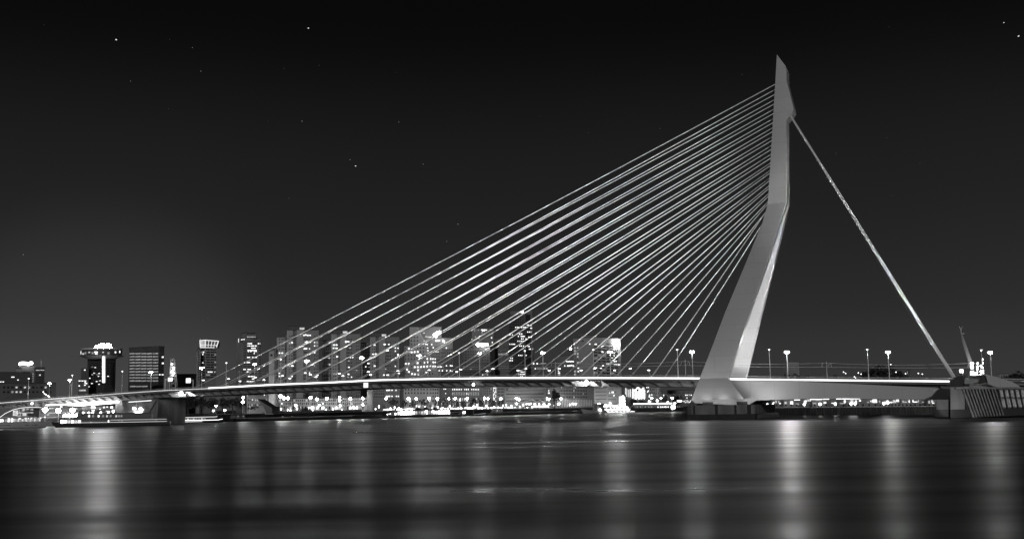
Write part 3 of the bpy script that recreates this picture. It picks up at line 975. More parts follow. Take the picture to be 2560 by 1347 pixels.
# --- stepped tower
b = Bld('office_tower', 'stepped grey office tower with rows of bright windows near its top', 'building', 622, 1000)
b.vol('wall', 592, 654, 854, 'w2', depth=20, xm=610, phi=60); b.vol('wall', 592, 651, 845, 'w2', dy=6, depth=16, xm=612, phi=60); b.vol('plant_room', 604, 640, 832, 'w2', dy=9, depth=10, xm=616, phi=60)
for i in range(6): b.w(619 + i * 3.3, 834.5, 2, 4, 'glass')
b.row([(619 + i * 3.1, 842) for i in range(7)], 1.9, 3, 'L1')
for j in range(17):
    for x in (610.5, 614.5, 648, 651.5): b.w(x, 858.5 + j * 5.7, 2.6, 2.8, 'glass')
    for i in range(7): b.w(620 + i * 3.3, 858.5 + j * 5.7, 2.4, 3.0, 'glass')
b.row([(605, 848.5), (610, 848)], 3.5, 2.4, 'L2')
for y, xs in ((858.5, (620, 623, 626, 629, 646, 650)), (864.2, (620, 624, 628, 631, 634, 638, 640)), (870, (629, 632, 635, 638)), (875.6, (620, 623, 626, 629.5, 632, 635, 638, 640)), (878, (621, 627, 636, 640)), (883, (635.5,)), (893, (619, 620.5, 624, 631, 634, 638, 641)), (905.5, (618, 621, 624)), (923, (610, 613, 620, 623, 626)), (929, (618, 620, 623)), (940.5, (621, 624, 628, 631, 635)), (946.5, (631, 634, 637)), (953, (618, 622, 626, 630, 634))):
    b.row([(x, y) for x in xs], 2.5, 3, 'L2')
b.done(); b.lamp('corner_light', 595.5, 597, 846, 856, 'stripdim', dy=-8)
# --- narrow concrete slab with a round opening
root = thing('concrete_pylon', 'tall narrow concrete slab tower with a round hole near its top', 'tower', GZP(681, 690, GZ))
o = MB().prism([GZP(671, 690, GZ), GZP(684.5, 690, GZ), P(684.5, 875, 690), P(672.5, 879, 690)], V((0, 6, 0))).build('slab', 'w1', root); recalc(o)
o = MB().prism([GZP(686, 692, GZ), GZP(690.5, 692, GZ), P(690.5, 873, 692), P(686, 874, 692)], V((0, 6, 0))).build('slab', 'w3', root); recalc(o)
cc = P(678.5, 887.5, 689.9)
MB().prism([cc + V((.85 * math.cos(a), 0, .85 * math.sin(a))) for a in [j * math.pi / 8 for j in range(16)]], V((0, .3, 0))).build('round_opening', 'glass', root)
# --- three pale stepped blocks of flats
def flats(x0, wd, ymain, ywing, roofl, lab, lits, Y):
    b = Bld('apartment_tower', lab, 'building', x0 + wd / 2, Y, group='pale stepped blocks of flats on the far bank')
    X = lambda f: x0 + wd * f
    b.vol('wall', X(0), X(.2), ywing, 'w1', dy=-3, depth=16)
    b.vol('wall', X(.19), X(.245), ywing - 4, 'w2', dy=1.5, depth=12)
    b.vol('wall', X(.24), X(.39), ymain, 'w1', dy=-2, depth=18)
    b.vol('wall', X(.385), X(.48), ymain + 1, 'w2', dy=1.5, depth=12)
    b.vol('wall', X(.475), X(.635), ymain - 1, 'w1', dy=-4, depth=20)
    b.vol('wall', X(.63), X(1), ymain, 'w2', dy=0, depth=20)
    b.vol('plant_room', X(.29), X(.51), ymain - 9.5, 'w3', dy=4, depth=10)
    b.vol('roof_pavilion', X(.53), X(.67), ymain - 8, 'w1', dy=2, depth=8)
    b.w(X(.60), ymain - 4.2, wd * .12, 5.5, 'L1')
    n = int((1000 - ymain) / 8.3)
    for j in range(n):
        y = ymain + 14 + j * 8.25
        if y > ywing + 4:
            b.w(X(.065), y, 2.2, 2.8); b.w(X(.125), y, 2.4, 2.8); b.w(X(.165), y, 2, 2.8)
        b.w(X(.218), y, 3.6, 3.2)
        b.w(X(.305), y, 2.2, 2.8); b.w(X(.36), y, 2.4, 2.8)
        b.w(X(.43), y, 6.5, 3.4)
        for f in (.655, .69, .725, .77): b.w(X(f), y, 2.5, 2.8)
        b.w(X(.905), y, 2.2, 2.8); b.w(X(.96), y, 2.2, 2.8)
    for f, y, w_, m in lits: b.w(X(f), y, w_, 3.4, m)
    b.done()
    # balcony slabs in the recesses
    k = MB()
    for j in range(n):
        for fa, fb in ((.2, .24), (.39, .475)):
            z = P(X(.3), ymain + 17 + j * 8.25, Y).z
            p0, p1 = GZP(X(fa), Y - .5, z), GZP(X(fb), Y - .5, z)
            k.obox(V((p0.x, Y - .5, z)), V((p1.x - p0.x, 0, 0)), V((0, 4, 0)), V((0, 0, .9)))
    k.build('balconies', 'w2', b.root)['kind'] = 'stuff'
flats(692, 105, 825.5, 843, True, 'tallest and leftmost of the three pale stepped blocks of flats', [(.645, 838, 4, 'L2'), (.69, 837, 5, 'L2'), (.74, 838, 4, 'L2'), (.79, 838, 4, 'L2'), (.67, 855, 4, 'L1'), (.72, 855, 6, 'L3'), (.79, 855, 4, 'L2'), (.66, 871.5, 5, 'L2'), (.70, 871, 6, 'L2'), (.78, 871.5, 3, 'L2'), (.9, 855.5, 3, 'L2'), (.96, 856, 3, 'L1'), (.9, 864, 3, 'L2'), (.96, 864, 3, 'L1'), (.9, 881, 4.5, 'L2'), (.16, 857, 4, 'L1'), (.065, 882, 4, 'L2'), (.13, 882, 5, 'L2'), (.36, 856, 5, 'L2'), (.3, 857, 3, 'L1'), (.3, 914, 3, 'L1'), (.37, 914, 7, 'L2'), (.06, 932.5, 3, 'L2'), (.06, 940, 3.5, 'L2'), (.13, 940, 6, 'L2'), (.36, 940, 4, 'L2'), (.32, 940, 3, 'L1'), (.68, 931.5, 8, 'L2'), (.78, 931.5, 3.5, 'L2'), (.67, 904, 4, 'L2'), (.79, 904, 3, 'L1'), (.9, 914, 2.5, 'L1'), (.95, 940, 3, 'L2'), (.88, 940, 3, 'L2'), (.97, 937, 5, 'L2')], 790)
flats(805, 96, 834.5, 851.5, True, 'middle of the three pale stepped blocks of flats', [(.63, 854, 5, 'L3'), (.69, 854, 5, 'L2'), (.8, 854.5, 4, 'L2'), (.31, 862, 5, 'L2'), (.38, 862, 5, 'L2'), (.3, 870, 4, 'L2'), (.38, 870.5, 6, 'L2'), (.73, 869.5, 3, 'L1'), (.19, 894.5, 5, 'L1'), (.8, 893, 3, 'L2'), (.74, 893, 3, 'L2'), (.7, 901.5, 3, 'L1'), (.2, 911, 6, 'L1'), (.7, 917.5, 4, 'L2'), (.9, 925, 3, 'L1'), (.37, 934.5, 3, 'L1'), (.31, 934, 3, 'L1'), (.69, 935, 5, 'L2'), (.68, 942, 3, 'L1'), (.77, 942, 3, 'L2')], 830)
flats(902, 96, 842, 857, True, 'rightmost of the three pale stepped blocks of flats', [(.36, 862, 5, 'L2'), (.62, 860.5, 6, 'L2'), (.73, 860.5, 4, 'L2'), (.68, 875, 8, 'L3'), (.9, 869.5, 3, 'L2'), (.97, 870, 3, 'L2'), (.9, 877.5, 3, 'L2'), (.32, 885, 4, 'L2'), (.39, 884.5, 5, 'L2'), (.24, 893, 4, 'L1'), (.2, 908, 6, 'L2'), (.13, 916, 3, 'L2'), (.21, 916, 4, 'L2'), (.36, 914.5, 5, 'L2'), (.9, 915, 3, 'L2'), (.64, 922, 5, 'L1'), (.7, 937, 8, 'L2'), (.6, 937, 4, 'L2'), (.85, 937, 3, 'L1')], 870)
# --- curved white office block
b = Bld('office_block', 'office block split by a wavy edge between a white wall and dark glass', 'building', 1060, 900)
Yw = 900
wv = [(1024, 817.5), (1043.5, 817.5), (1047, 827), (1054, 840), (1060, 855), (1064, 868), (1072, 885), (1085, 905), (1096, 930), (1100, 950)]
k = MB().prism([GZP(1010, Yw, GZ), GZP(1100, Yw, GZ)] + [P(x, y, Yw) for x, y in wv[::-1]] + [P(1024, 865, Yw), P(1010, 865, Yw)], V((0, 14, 0)))
o = k.build('white_wall', 'w1', b.root); recalc(o)
b.vol('glass_wall', 1044, 1104, 817.5, 'w4', dy=7, depth=16)
b.vol('side_wall', 1100, 1132, 845, 'w3', dy=3, depth=16)
b.faces.insert(0, (1010, 1060, P(1030, 850, Yw), V((0, -1, 0)), Yw))
for j in range(11):
    y = 842.5 + j * 9.1
    for i in range(10):
        x = 1013.8 + i * 7.5
        if y < 868 and x < 1026: continue
        xe = next((wx for (wx, wy), (_, wy2) in zip(wv, wv[1:]) if wy <= y <= wy2), 1098)
        if x > xe - 3: continue
        b.faces.insert(0, (1010, 1101, P(1030, 850, Yw), V((0, -1, 0)), Yw)); b.w(x, y, 3.2, 4, 'glass'); b.faces.pop(0)
def ww(lst, w_, h_, m):
    b.faces.insert(0, (1005, 1101, P(1030, 850, Yw - .2), V((0, -1, 0)), Yw))
    for x, y in lst: b.w(x, y, w_, h_, m)
    b.faces.pop(0)
ww([(1022, 870.5), (1029, 880), (1036.5, 879.5), (1044.5, 879), (1014.5, 908.5), (1021.8, 908.5), (1044, 907), (1037, 917), (1044.5, 917), (1052.5, 917), (1060, 916), (1068, 915.5), (1022, 929), (1045, 925), (1037, 935), (1045.5, 935), (1018, 923), (1030, 934)], 4.2, 4.6, 'L2')
ww([(1068, 896.5), (1077, 896.5), (1082.5, 896.5), (1088, 897), (1069, 905), (1083, 905), (1088, 905), (1061, 906)], 3, 4.4, 'L2')
ww([(1076, 915.5), (1082.5, 915.5), (1088, 915.5), (1095, 916)], 3.4, 4.8, 'L2')
b.w(1076, 842, 18, 3.6, 'L1'); b.row([(1065, 841), (1060, 832)], 5, 2.5, 'L1'); b.w(1096, 851, 18, 5, 'L2'); b.row([(1111, 853.5)], 3, 8, 'L2'); b.w(1107.5, 852, 2.4, 9, 'L2')
b.row([(1061, 852), (1064, 860), (1068, 861), (1079.5, 861), (1069, 869.5), (1083, 868.5), (1070, 876), (1090, 879.5), (1095, 879.5)], 3.4, 3, 'L2')
for j in range(9): b.w(1086, 866 + j * 7.5, 30, 2.6, 'glass2')
b.row([(1100, 916), (1103, 916), (1116, 914), (1126, 913.5), (1130, 914), (1098, 926), (1106, 926), (1117, 926), (1126, 926.5), (1130, 927), (1116, 869.5)], 3.4, 3.6, 'L2')
b.grid(1103, 1131, 870, 940, 6, 9, .5, .5); b.done()
MB().tube([P(1086, 840, 896), P(1093, 833, 896), P(1101, 829.5, 896)], [1.6, 1.2, 1.0], 8).build('rooftop_logo', 'signmid', b.root)
MB().ball(P(1089, 838, 895.5), 1.7, 10, 6).build('rooftop_logo', 'signmid', b.root)
# --- tower with letters
b = Bld('office_tower', 'dark office tower carrying blurred glowing rooftop letters', 'building', 1200, 1050)
b.vol('wall', 1158, 1236, 868, 'w4', depth=25, xm=1225, phi=25); b.vol('wall', 1180, 1234, 821, 'w4', dy=30, depth=20)
b.row([(1187, 826), (1196, 825)], 3, 2, 'L1'); b.row([(1204.5, 824), (1208, 824), (1212, 824), (1216, 824.5), (1207, 826.5), (1211, 826.5), (1227, 824.5)], 3.4, 2.6, 'L2'); b.row([(1205, 831), (1198.5, 840.5), (1197.5, 846), (1180, 848), (1189, 842)], 3, 3, 'L1')
b.row([(1228.7, 844), (1230.5, 855.5)], 2.6, 3.6, 'L2'); b.grid(1162, 1222, 875, 940, 10, 9, .6, .35, 'glass', .02); b.done()
k = MB()
cq = P(1195.5, 861.5, 1046)
k.loft([[cq + V((math.cos(a) * 1.9, 0, math.sin(a) * 1.5)) for a in [j * math.pi / 8 for j in range(16)]], [cq + V((math.cos(a) * 1.9, .8, math.sin(a) * 1.5)) for a in [j * math.pi / 8 for j in range(16)]]])
k.build('rooftop_letter', 'signmid', b.root)
for xa, xb, ya, yb in ((1202.5, 1207.5, 858, 865.5), (1208.2, 1213.2, 859, 864.5), (1214, 1219.5, 858.5, 864)):
    b.lamp('rooftop_letter', xa, xb, ya, yb, 'signmid', dy=-4)
b = Bld('office_block', 'plain dark block between the lettered tower and the darkest tower', 'building', 1255, 1150)
b.vol('wall', 1236, 1280, 846, 'w5', depth=20); b.w(1250, 857, 2.5, 3, 'L1'); b.w(1258, 885, 24, 4, 'L0'); b.grid(1238, 1278, 870, 940, 5, 8, .7, .3); b.done()
# --- darkest tower with beacon
b = Bld('office_tower', 'tallest and darkest tower with scattered lit windows and a roof beacon', 'building', 1315, 980)
b.vol('wall', 1271, 1332, 786, 'w5', depth=22, xm=1313, phi=30); b.vol('plant_room', 1276, 1330, 777, 'w5', dy=8, depth=12)
b.grid(1273, 1312, 790, 940, 9, 25, .6, .5, 'glass'); b.grid(1314, 1331, 790, 940, 5, 25, .6, .5, 'glass')
for y, xs in ((818, (1289, 1293, 1296, 1299.5, 1304, 1308, 1311, 1314)), (812, (1318, 1321)), (813.5, (1327.5,)), (820, (1327, 1329)), (829.5, (1319, 1323, 1327)), (836.5, (1275, 1281)), (834.5, (1299, 1303, 1305)), (840.5, (1296, 1303, 1306, 1308, 1311)), (842, (1322, 1328)), (846.5, (1304, 1308, 1315)), (852.5, (1295, 1300, 1304, 1308)), (860, (1275, 1280, 1284, 1287)), (864.5, (1300, 1304, 1309)), (865.5, (1320, 1323)), (872, (1323, 1326, 1331)), (888, (1297, 1301, 1305, 1315)), (895, (1277, 1281)), (901, (1274, 1277, 1281)), (926, (1298, 1302)), (929.5, (1303, 1306, 1310)), (935, (1297, 1301, 1305, 1309, 1312)), (940, (1302, 1306))):
    b.row([(x, y) for x in xs], 2.3, 3, 'L2')
b.done()
MB().ball(P(1305, 779.5, 975), .9, 8, 6).build('beacon', 'globelow', b.root)
# --- low blocks between
b = Bld('office_block', 'small low block with a lit storey right of the darkest tower', 'building', 1345, 900)
b.vol('wall', 1332, 1368, 906, 'w3', depth=15); b.row([(1334, 908.5), (1343, 908.5)], 4, 3.6, 'L2'); b.w(1358, 908, 14, 2, 'L0'); b.w(1352, 921, 20, 2, 'L0'); b.row([(1338, 921)], 3, 3, 'L2')
for x in (1361, 1367, 1373): b.w(x, 921, 5, 2.5, 'L1')
b.done()
b = Bld('office_block', 'low dark block with two bright window rows left of the broad pale block', 'building', 1415, 950)
b.vol('wall', 1392, 1436, 890, 'w5', depth=15)
b.row([(1417 + i * 3.3, 903 + (i % 2) * .5) for i in range(6)], 2.8, 3.2, 'L2'); b.row([(1412, 914), (1419, 914), (1422, 914), (1425, 913.5), (1429, 913), (1433, 914)], 3, 3.6, 'L2'); b.w(1397.5, 926, 6, 3, 'L2'); b.w(1397.5, 932, 6, 4, 'L2'); b.w(1398, 937, 6, 2, 'L1'); b.done()
MB().ball(P(1426.5, 872, 948), .9, 8, 6).build('roof_lamp', 'globelow', b.root); MB().tube([P(1426.5, 890, 948), P(1426.5, 873, 948)], .2, 5).build('lamp_mast', 'dsteel', b.root)
# --- broad pale block
b = Bld('office_block', 'broad pale block with a blank left wall and bright vertical sign at its right', 'building', 1482, 930)
b.vol('wall', 1433, 1551, 843, 'w1', depth=30, xm=1482, phi=40); b.vol('plant_room', 1452, 1492, 838.5, 'w2', dy=14, depth=15)
b.vol('roof_pavilion', 1446, 1462, 835.5, 'w3', dy=20, depth=8, yb=840)
for j in range(13):
    for x in (1437.5, 1444.5): b.w(x, 869 + j * 7.4, 4, 3, 'L1' if random.random() < .45 else 'glass2')
for j in range(13):
    for i in range(6): b.w(1489 + i * 10.3, 859 + j * 7.2 + i * .4, 8, 3.0, 'glass' if random.random() < .8 else 'L0')
b.row([(1474.5, 859.5), (1487.5, 860), (1490, 860), (1505, 866), (1508, 865), (1505, 879), (1507, 880), (1535, 889), (1534.5, 882), (1530, 895), (1536, 903), (1540, 903)], 3, 3.4, 'L2')
b.row([(1517 + i * 3.5, 909 + i * .25) for i in range(10)], 2.6, 2.8, 'L2'); b.row([(1485, 918.5), (1490, 919), (1507.5, 913.5), (1502, 920), (1446, 928), (1446, 920)], 4, 3, 'L2')
b.w(1457, 852.5, 4.5, 2.6, 'glass'); b.done()
b.lamp('vertical_sign', 1539.3, 1547.3, 851.5, 866, 'signv', dy=24, th=2.2)
# ------------------------------------------------------------------ row of waterfront buildings seen below the deck
b = Bld('office_block', 'white waterfront building with two rows of square dark windows below the deck', 'building', 1050, 800)
b.vol('wall', 1009, 1097, 960, 'w1', depth=14); b.vol('wall', 996, 1010, 962, 'w5', dy=5, depth=14)
for y in (973, 982):
    for i, x in enumerate((1014, 1021.7, 1029.5, 1037, 1045, 1052.7, 1060, 1068, 1077, 1082.8, 1088.7, 1094)): b.w(x, y, 3.2, 4.2, 'glass')
for x in (1082.8, 1088.7, 1094): b.w(x, 990, 3, 3.6, 'glass')
b.grid(1012, 1095, 996, 1020, 10, 2, .5, .5, 'glass', .5, ('L1', 'L0', 'L2')); b.done()
b = Bld('office_block', 'grey lower block with bright window groups under the rightmost flats', 'building', 960, 800)
b.vol('wall', 930, 1000, 958, 'w2', depth=14); b.row([(967, 975), (970.5, 975), (974, 974.7), (980, 974.7), (990, 975), (966, 990), (970, 990), (974, 990), (980, 990), (991, 990), (996, 990)], 3, 3.6, 'L2'); b.grid(934, 962, 965, 995, 5, 4, .6, .4); b.done()
b = Bld('office_block', 'dark waterfront building with one bright row above tall dim columns', 'building', 1165, 810)
b.vol('wall', 1099, 1206, 965, 'w5', depth=14); b.vol('cornice', 1128, 1200, 977, 'w4', dy=-2, depth=3, yb=980)
b.row([(1132 + i * 4.3, 973) for i in range(16) if i not in (6, 10)], 2.2, 4, 'L2')
for i in range(16): b.w(1132 + i * 4.3, 983.5, 1.6, 8, 'L0')
b.row([(1167, 983.5), (1171, 985)], 2, 5, 'L2'); b.row([(1110, 972), (1114, 972), (1114, 983), (1132, 983)], 2.4, 2.6, 'L2')
b.grid(1130, 1200, 992, 1018, 12, 2, .6, .7, 'glass', .6, ('L1', 'L2', 'L0')); b.done()
b = Bld('office_block', 'dark block with a bright vertical strip of small windows below the deck', 'building', 1228, 815)
b.vol('wall', 1206, 1262, 962, 'w4', depth=14)
random.seed(3)
for j in range(11):
    for x in (1234, 1236.5, 1239.5):
        if random.random() < .72: b.w(x, 966 + j * 3.6, 1.8, 2.6, 'L2')
b.grid(1208, 1230, 968, 1005, 5, 6, .5, .6, 'glass', .12, ('L0',)); b.grid(1243, 1260, 968, 1005, 2, 5, .8, .4, 'glass'); b.done()
b = Bld('apartment_block', 'grey apartment block with long horizontal balcony bands under the deck', 'building', 1315, 820)
b.vol('wall', 1262, 1366, 962, 'w2', depth=14)
for j in range(5): b.w(1312, 968 + j * 8.2, 94, 2.6, 'glass2' if j % 2 else 'glass')
b.row([(1372, 975), (1371, 981)], 2, 4, 'L1'); b.row([(1268, 973)], 5, 4, 'glass'); b.done()
b = Bld('apartment_block', 'dark apartment block with a fine grid of small windows under the deck', 'building', 1430, 840)
b.vol('wall', 1366, 1485, 962, 'w3', depth=14); b.grid(1398, 1468, 964, 996, 18, 4, .5, .55, 'glass', .12, ('L0', 'L0', 'L1')); b.row([(1372, 976), (1373, 981.5), (1371, 982)], 2.6, 3, 'L2'); b.grid(1400, 1480, 998, 1016, 20, 1, .3, .9, 'L0'); b.done()
b = Bld('office_block', 'pale lower block with banded windows left of the illuminated gabled house', 'building', 1520, 860)
b.vol('wall', 1485, 1553, 962, 'w1', depth=14)
for j in range(4): b.w(1502, 970 + j * 9, 28, 2, 'glass2'); b.w(1530, 971 + j * 9, 20, 2, 'glass2')
b.row([(1524, 981), (1530, 980), (1533, 980), (1534.5, 988)], 3.4, 4, 'L2'); b.w(1537, 971, 1.6, 2, 'L1'); b.done()
b = Bld('gabled_house', 'old gabled house with floodlit pilasters and gable drawn as glowing', 'building', 1596, 890)
b.vol('wall', 1560, 1616, 972, 'w3', depth=14)
for i, x in enumerate((1582.5, 1586, 1590, 1593.5, 1597, 1600.5, 1604, 1607.5, 1611)): b.lamp('pilaster_glow', x - .55, x + .55, 975.5, 996 - (2 if i in (0, 8) else 0) + (i % 3), 'sign' if i % 2 == 0 else 'signdim', dy=-.6, th=.4)  # floodlight on the facade put in as glowing bars
for x, y0, y1 in ((1564, 969, 985), (1567.2, 971, 991), (1572.3, 973, 992), (1576, 972, 992)): b.lamp('pilaster_glow', x - .6, x + .6, y0, y1, 'signdim', dy=-.6, th=.4)  # same floodlit glow on the left pilasters
k = MB().prism([P(x, y, 889.3) for x, y in ((1581, 976), (1581.5, 970), (1584, 973), (1589, 972.5), (1592, 967.5), (1597, 966.5), (1600.5, 970), (1603, 973), (1606.5, 968), (1610.5, 968), (1610.5, 976))], V((0, .6, 0)))
o = k.build('gable', 'signdim', b.root); recalc(o)  # gable glows in place of floodlight
k = MB().prism([P(1594.5 + 3.2 * math.cos(a), 974.5 + 2.6 * math.sin(a), 889) for a in [j * math.pi / 6 for j in range(12)]], V((0, .25, 0))); k.build('gable_window', 'glass', b.root)
b.grid(1581, 1612, 978, 995, 8, 3, .4, .6, 'glass'); b.done()
for i, (x0, x1, y, lits) in enumerate(((1617, 1650, 966, [(1617, 968), (1621, 968), (1621, 976), (1619, 979), (1624, 987), (1629.5, 986.5), (1623, 991)]), (1650, 1690, 984, [(1659, 987), (1660, 991)]), (1668, 1740, 975, [(1676, 990), (1681, 987), (1686.5, 987), (1714, 987), (1718, 987), (1723, 987), (1728, 987), (1717.5, 994), (1675, 1004)]))):
    b = Bld('office_block', ['dark block with a few lit windows right of the illuminated gabled house', 'lowest dark block right of the gabled house', 'dark block half hidden by the pylon leg'][i], 'building', (x0 + x1) / 2, 920 + i * 12)
    b.vol('wall', x0, x1, y, 'w5', depth=14); b.row(lits, 3, 2.8, 'L2'); b.grid(x0 + 2, x1 - 2, y + 3, 1005, 6, 4, .5, .4); b.done()
# long low block behind the sculpture, and the base of the flats
b = Bld('office_block', 'pale low building with small square windows left of the concrete slab tower', 'building', 640, 700)
b.vol('wall', 617, 669, 984, 'w1', depth=14); b.vol('wall', 612, 668, 975, 'w3', dy=10, depth=14)
for y in (1000, 1011.5): b.grid(619, 668, y - 2.5, y + 2.5, 11, 1, .5, .75, 'glass', .12, ('L1',))
b.row([(631, 999), (618, 987), (661, 987)], 2.6, 3, 'L2'); b.grid(620, 664, 984, 990, 12, 1, .5, .6, 'glass'); b.done()
b = Bld('office_block', 'pale low base building along the quay under the three blocks of flats', 'building', 800, 745)
b.vol('wall', 690, 920, 994, 'w1', depth=16); b.grid(692, 918, 998, 1003, 44, 1, .55, .8, 'glass', .06, ('L1',)); b.grid(692, 918, 1006, 1011, 44, 1, .55, .8, 'glass', .12, ('L1', 'L2')); b.grid(692, 918, 1014, 1024, 30, 1, .6, .8, 'glass', .45, ('L1', 'L2', 'L0')); b.done()
root = thing('concrete_column', 'broad square concrete column standing on the quay below the square lit sign', 'column', GZP(923, 735, GZ))
o = MB().prism([GZP(916, 733, 0), GZP(929.5, 733, 0), P(929.5, 965, 733), P(918, 965, 733)], V((0, 5, 0))).build('shaft', 'w2', root); recalc(o)
o = MB().prism([GZP(913, 732.6, 0), GZP(931, 732.6, 0), GZP(931, 732.6, 5), GZP(913, 732.6, 5)], V((0, 6, 0))).build('plinth', 'w3', root); recalc(o)
# ------------------------------------------------------------------ trees
def crown_mesh(seed, rx, rz, n, q):
    r = random.Random(seed); k = MB()
    lumps = [(V((r.uniform(-.55, .55) * rx, r.uniform(-.55, .55) * rx, r.uniform(-.45, .6) * rz)), r.uniform(.35, .62)) for _ in range(9)]
    for i in range(n):
        c, s = r.choice(lumps)
        d = V((r.gauss(0, 1), r.gauss(0, 1), r.gauss(0, 1))).normalized()
        rr = r.random() ** .4
        p = c + V((d.x * rx * s * rr, d.y * rx * s * rr, d.z * rz * s * rr))
        a = V((r.gauss(0, 1), r.gauss(0, 1), r.gauss(0, .6))).normalized() * q * r.uniform(.6, 1.3)
        e = a.cross(V((r.gauss(0, 1), r.gauss(0, 1), r.gauss(0, 1)))).normalized() * q * r.uniform(.35, .8)
        k.add([p - a, p + e, p + a, p - e], [(0, 1, 2, 3)])
    return k
def tree_proto(seed, h, rx, name='tree', n=420):
    r = random.Random(seed)
    t = thing(name, '', 'tree', V((0, 0, 0)))
    rz = h * .34
    o = crown_mesh(seed, rx, rz, n, .42).build('crown', 'leaf', t)
    o.location = V((0, 0, h * .63))
    k = MB().tube([(0, 0, 0), (.1, 0, h * .3), (0, .1, h * .6)], [.28, .2, .08], 7)
    for _ in range(5):
        a = r.uniform(0, 6.28); z = r.uniform(.3, .5) * h
        k.tube([(0, 0, z), (math.cos(a) * rx * .5, math.sin(a) * rx * .5, z + h * .2)], [.1, .04], 5)
    k.build('trunk', 'bark', t)
    return t
protos = [tree_proto(11, 8, 3.0), tree_proto(12, 8, 2.6), tree_proto(13, 8, 3.4)]
used = [False] * 3
def tree(px, ytop, Y, base, label, group, v, wide=1.0):
    b_ = GZP(px, Y, base); top = P(px, ytop, Y).z; s = (top - base) / 8
    o = protos[v] if not used[v] else copy_tree(protos[v], b_)
    used[v] = True
    o.location = b_; o.scale = (s * wide, s * wide, s); o.rotation_euler.z = random.uniform(0, 6.28)
    o['label'] = label
    if group: o['group'] = group
    return o
tpos = [984, 1010, 1036, 1062, 1090, 1112, 1137, 1159, 1185, 1202, 1228, 1252]
tdesc = ['right of the concrete column', 'left of the white waterfront building', 'under the left windows of the white building', 'before the middle of the white building', 'before the right end of the white building', 'between the white building and the columned one', 'before the left columns of the dark building', 'before the middle columns of the dark building', 'before the right columns of the dark building', 'right of the columned building', 'below the bright window strip', 'left of the long banded block']
for i, (x, d_) in enumerate(zip(tpos, tdesc)):
    tree(x, 992 + (i * 7 % 5), YB(x) + 16, GZ, 'dark round street tree on the promenade, ' + d_, 'street trees along the promenade', i % 3, .95)
for i, (x, yt, wd_, d_) in enumerate(((440, 1000, 1.2, 'beside the mushroom shaped quay beacon'), (470, 992, 1.25, 'under the round lit deck sign'), (500, 990, 1.3, 'left of the bright starry lamp'), (528, 990, 1.2, 'behind the bright starry lamp'), (556, 988, 1.25, 'right of the bright starry lamp'), (582, 990, 1.2, 'left of the pair of stacked lamps'), (604, 994, 1.1, 'beside the pair of stacked lamps'))):
    tree(x, yt, YB(x) + 55, GZ, 'tall dark tree under the deck, ' + d_, 'dark trees under the left half of the deck', i % 3, wd_)
tree(1386, 966, 812, GZ, 'tall narrow dark tree between the two apartment blocks below the deck', None, 1, .8)
for i, (x, yt, d_) in enumerate(((1579, 994, 'left of the gabled house lights'), (1590, 996, 'under the middle of the gabled house'), (1604, 997, 'under the right of the gabled house'), (1660, 984, 'right of the gabled house behind the quay'), (1640, 998, 'low beside the bright quay lamps'), (1694, 986, 'left of the pylon foot'))):
    tree(x, yt, YB(x) + 14, GZ, 'dark leafy tree ' + d_, 'dark trees right of the party boat', i % 3, 1.1)
# shrubs on the embankment
def shrub(px, yb, yt, Y, label, wide):
    k = crown_mesh(int(px), 3.0, 1.6, 260, .4); o = k.build('shrub', 'leaf', None, V((0, 0, 0)))
    p = P(px, yb, Y); s = (P(px, yt, Y).z - p.z) / 3.0
    o.location = p + V((0, 0, 1.5 * s)); o.scale = (s * wide, s * wide, s); tag(o, label, 'shrub')
shrub(762, 1031, 1016, 694, 'dark bushy shrub on the embankment below the tallest flats', 1.3)
shrub(628, 1027, 1014, 665, 'dark shrub left of the angular sculpture', 1.4)
shrub(690, 1029, 1019, 672, 'small dark shrub right of the angular sculpture', 1.2)
# far trees to the right of the pylon
for i, (x, yt, wd_, d_) in enumerate(((1985, 927, 1.6, 'below the pale tower block'), (1996, 931, 1.5, 'just right of the pale tower block'), (2004, 937, 1.4, 'lowest beside the pale tower block'))):
    tree(x, yt, 700, GR, 'dark distant tree ' + d_, 'dark trees behind the right part of the deck', i % 3, wd_)
for i, (x, yt, wd_, d_) in enumerate(((2166, 921, 1.2, 'left shoulder of the big dark clump'), (2183, 911, 1.2, 'left of the lit lamp'), (2202, 906, 1.15, 'left of the lamp post and tallest of the clump'), (2222, 908, 1.2, 'behind the lit lamp post'), (2238, 917, 1.2, 'right of the lit lamp post'), (2251, 930, 1.3, 'right end of the big dark clump'), (2292, 938, 2.0, 'low, left of the backstay foot'), (2310, 937, 2.0, 'low, nearest to the backstay foot'), (2498, 935, 2.2, 'low, right of the last lamp'), (2525, 934, 2.2, 'low, above the bascule roof'), (2558, 918, 1.4, 'at the right edge of the picture'))):
    tree(x, yt, 640, GR, 'dark distant tree ' + d_, 'dark trees behind the right part of the deck', i % 3, wd_)

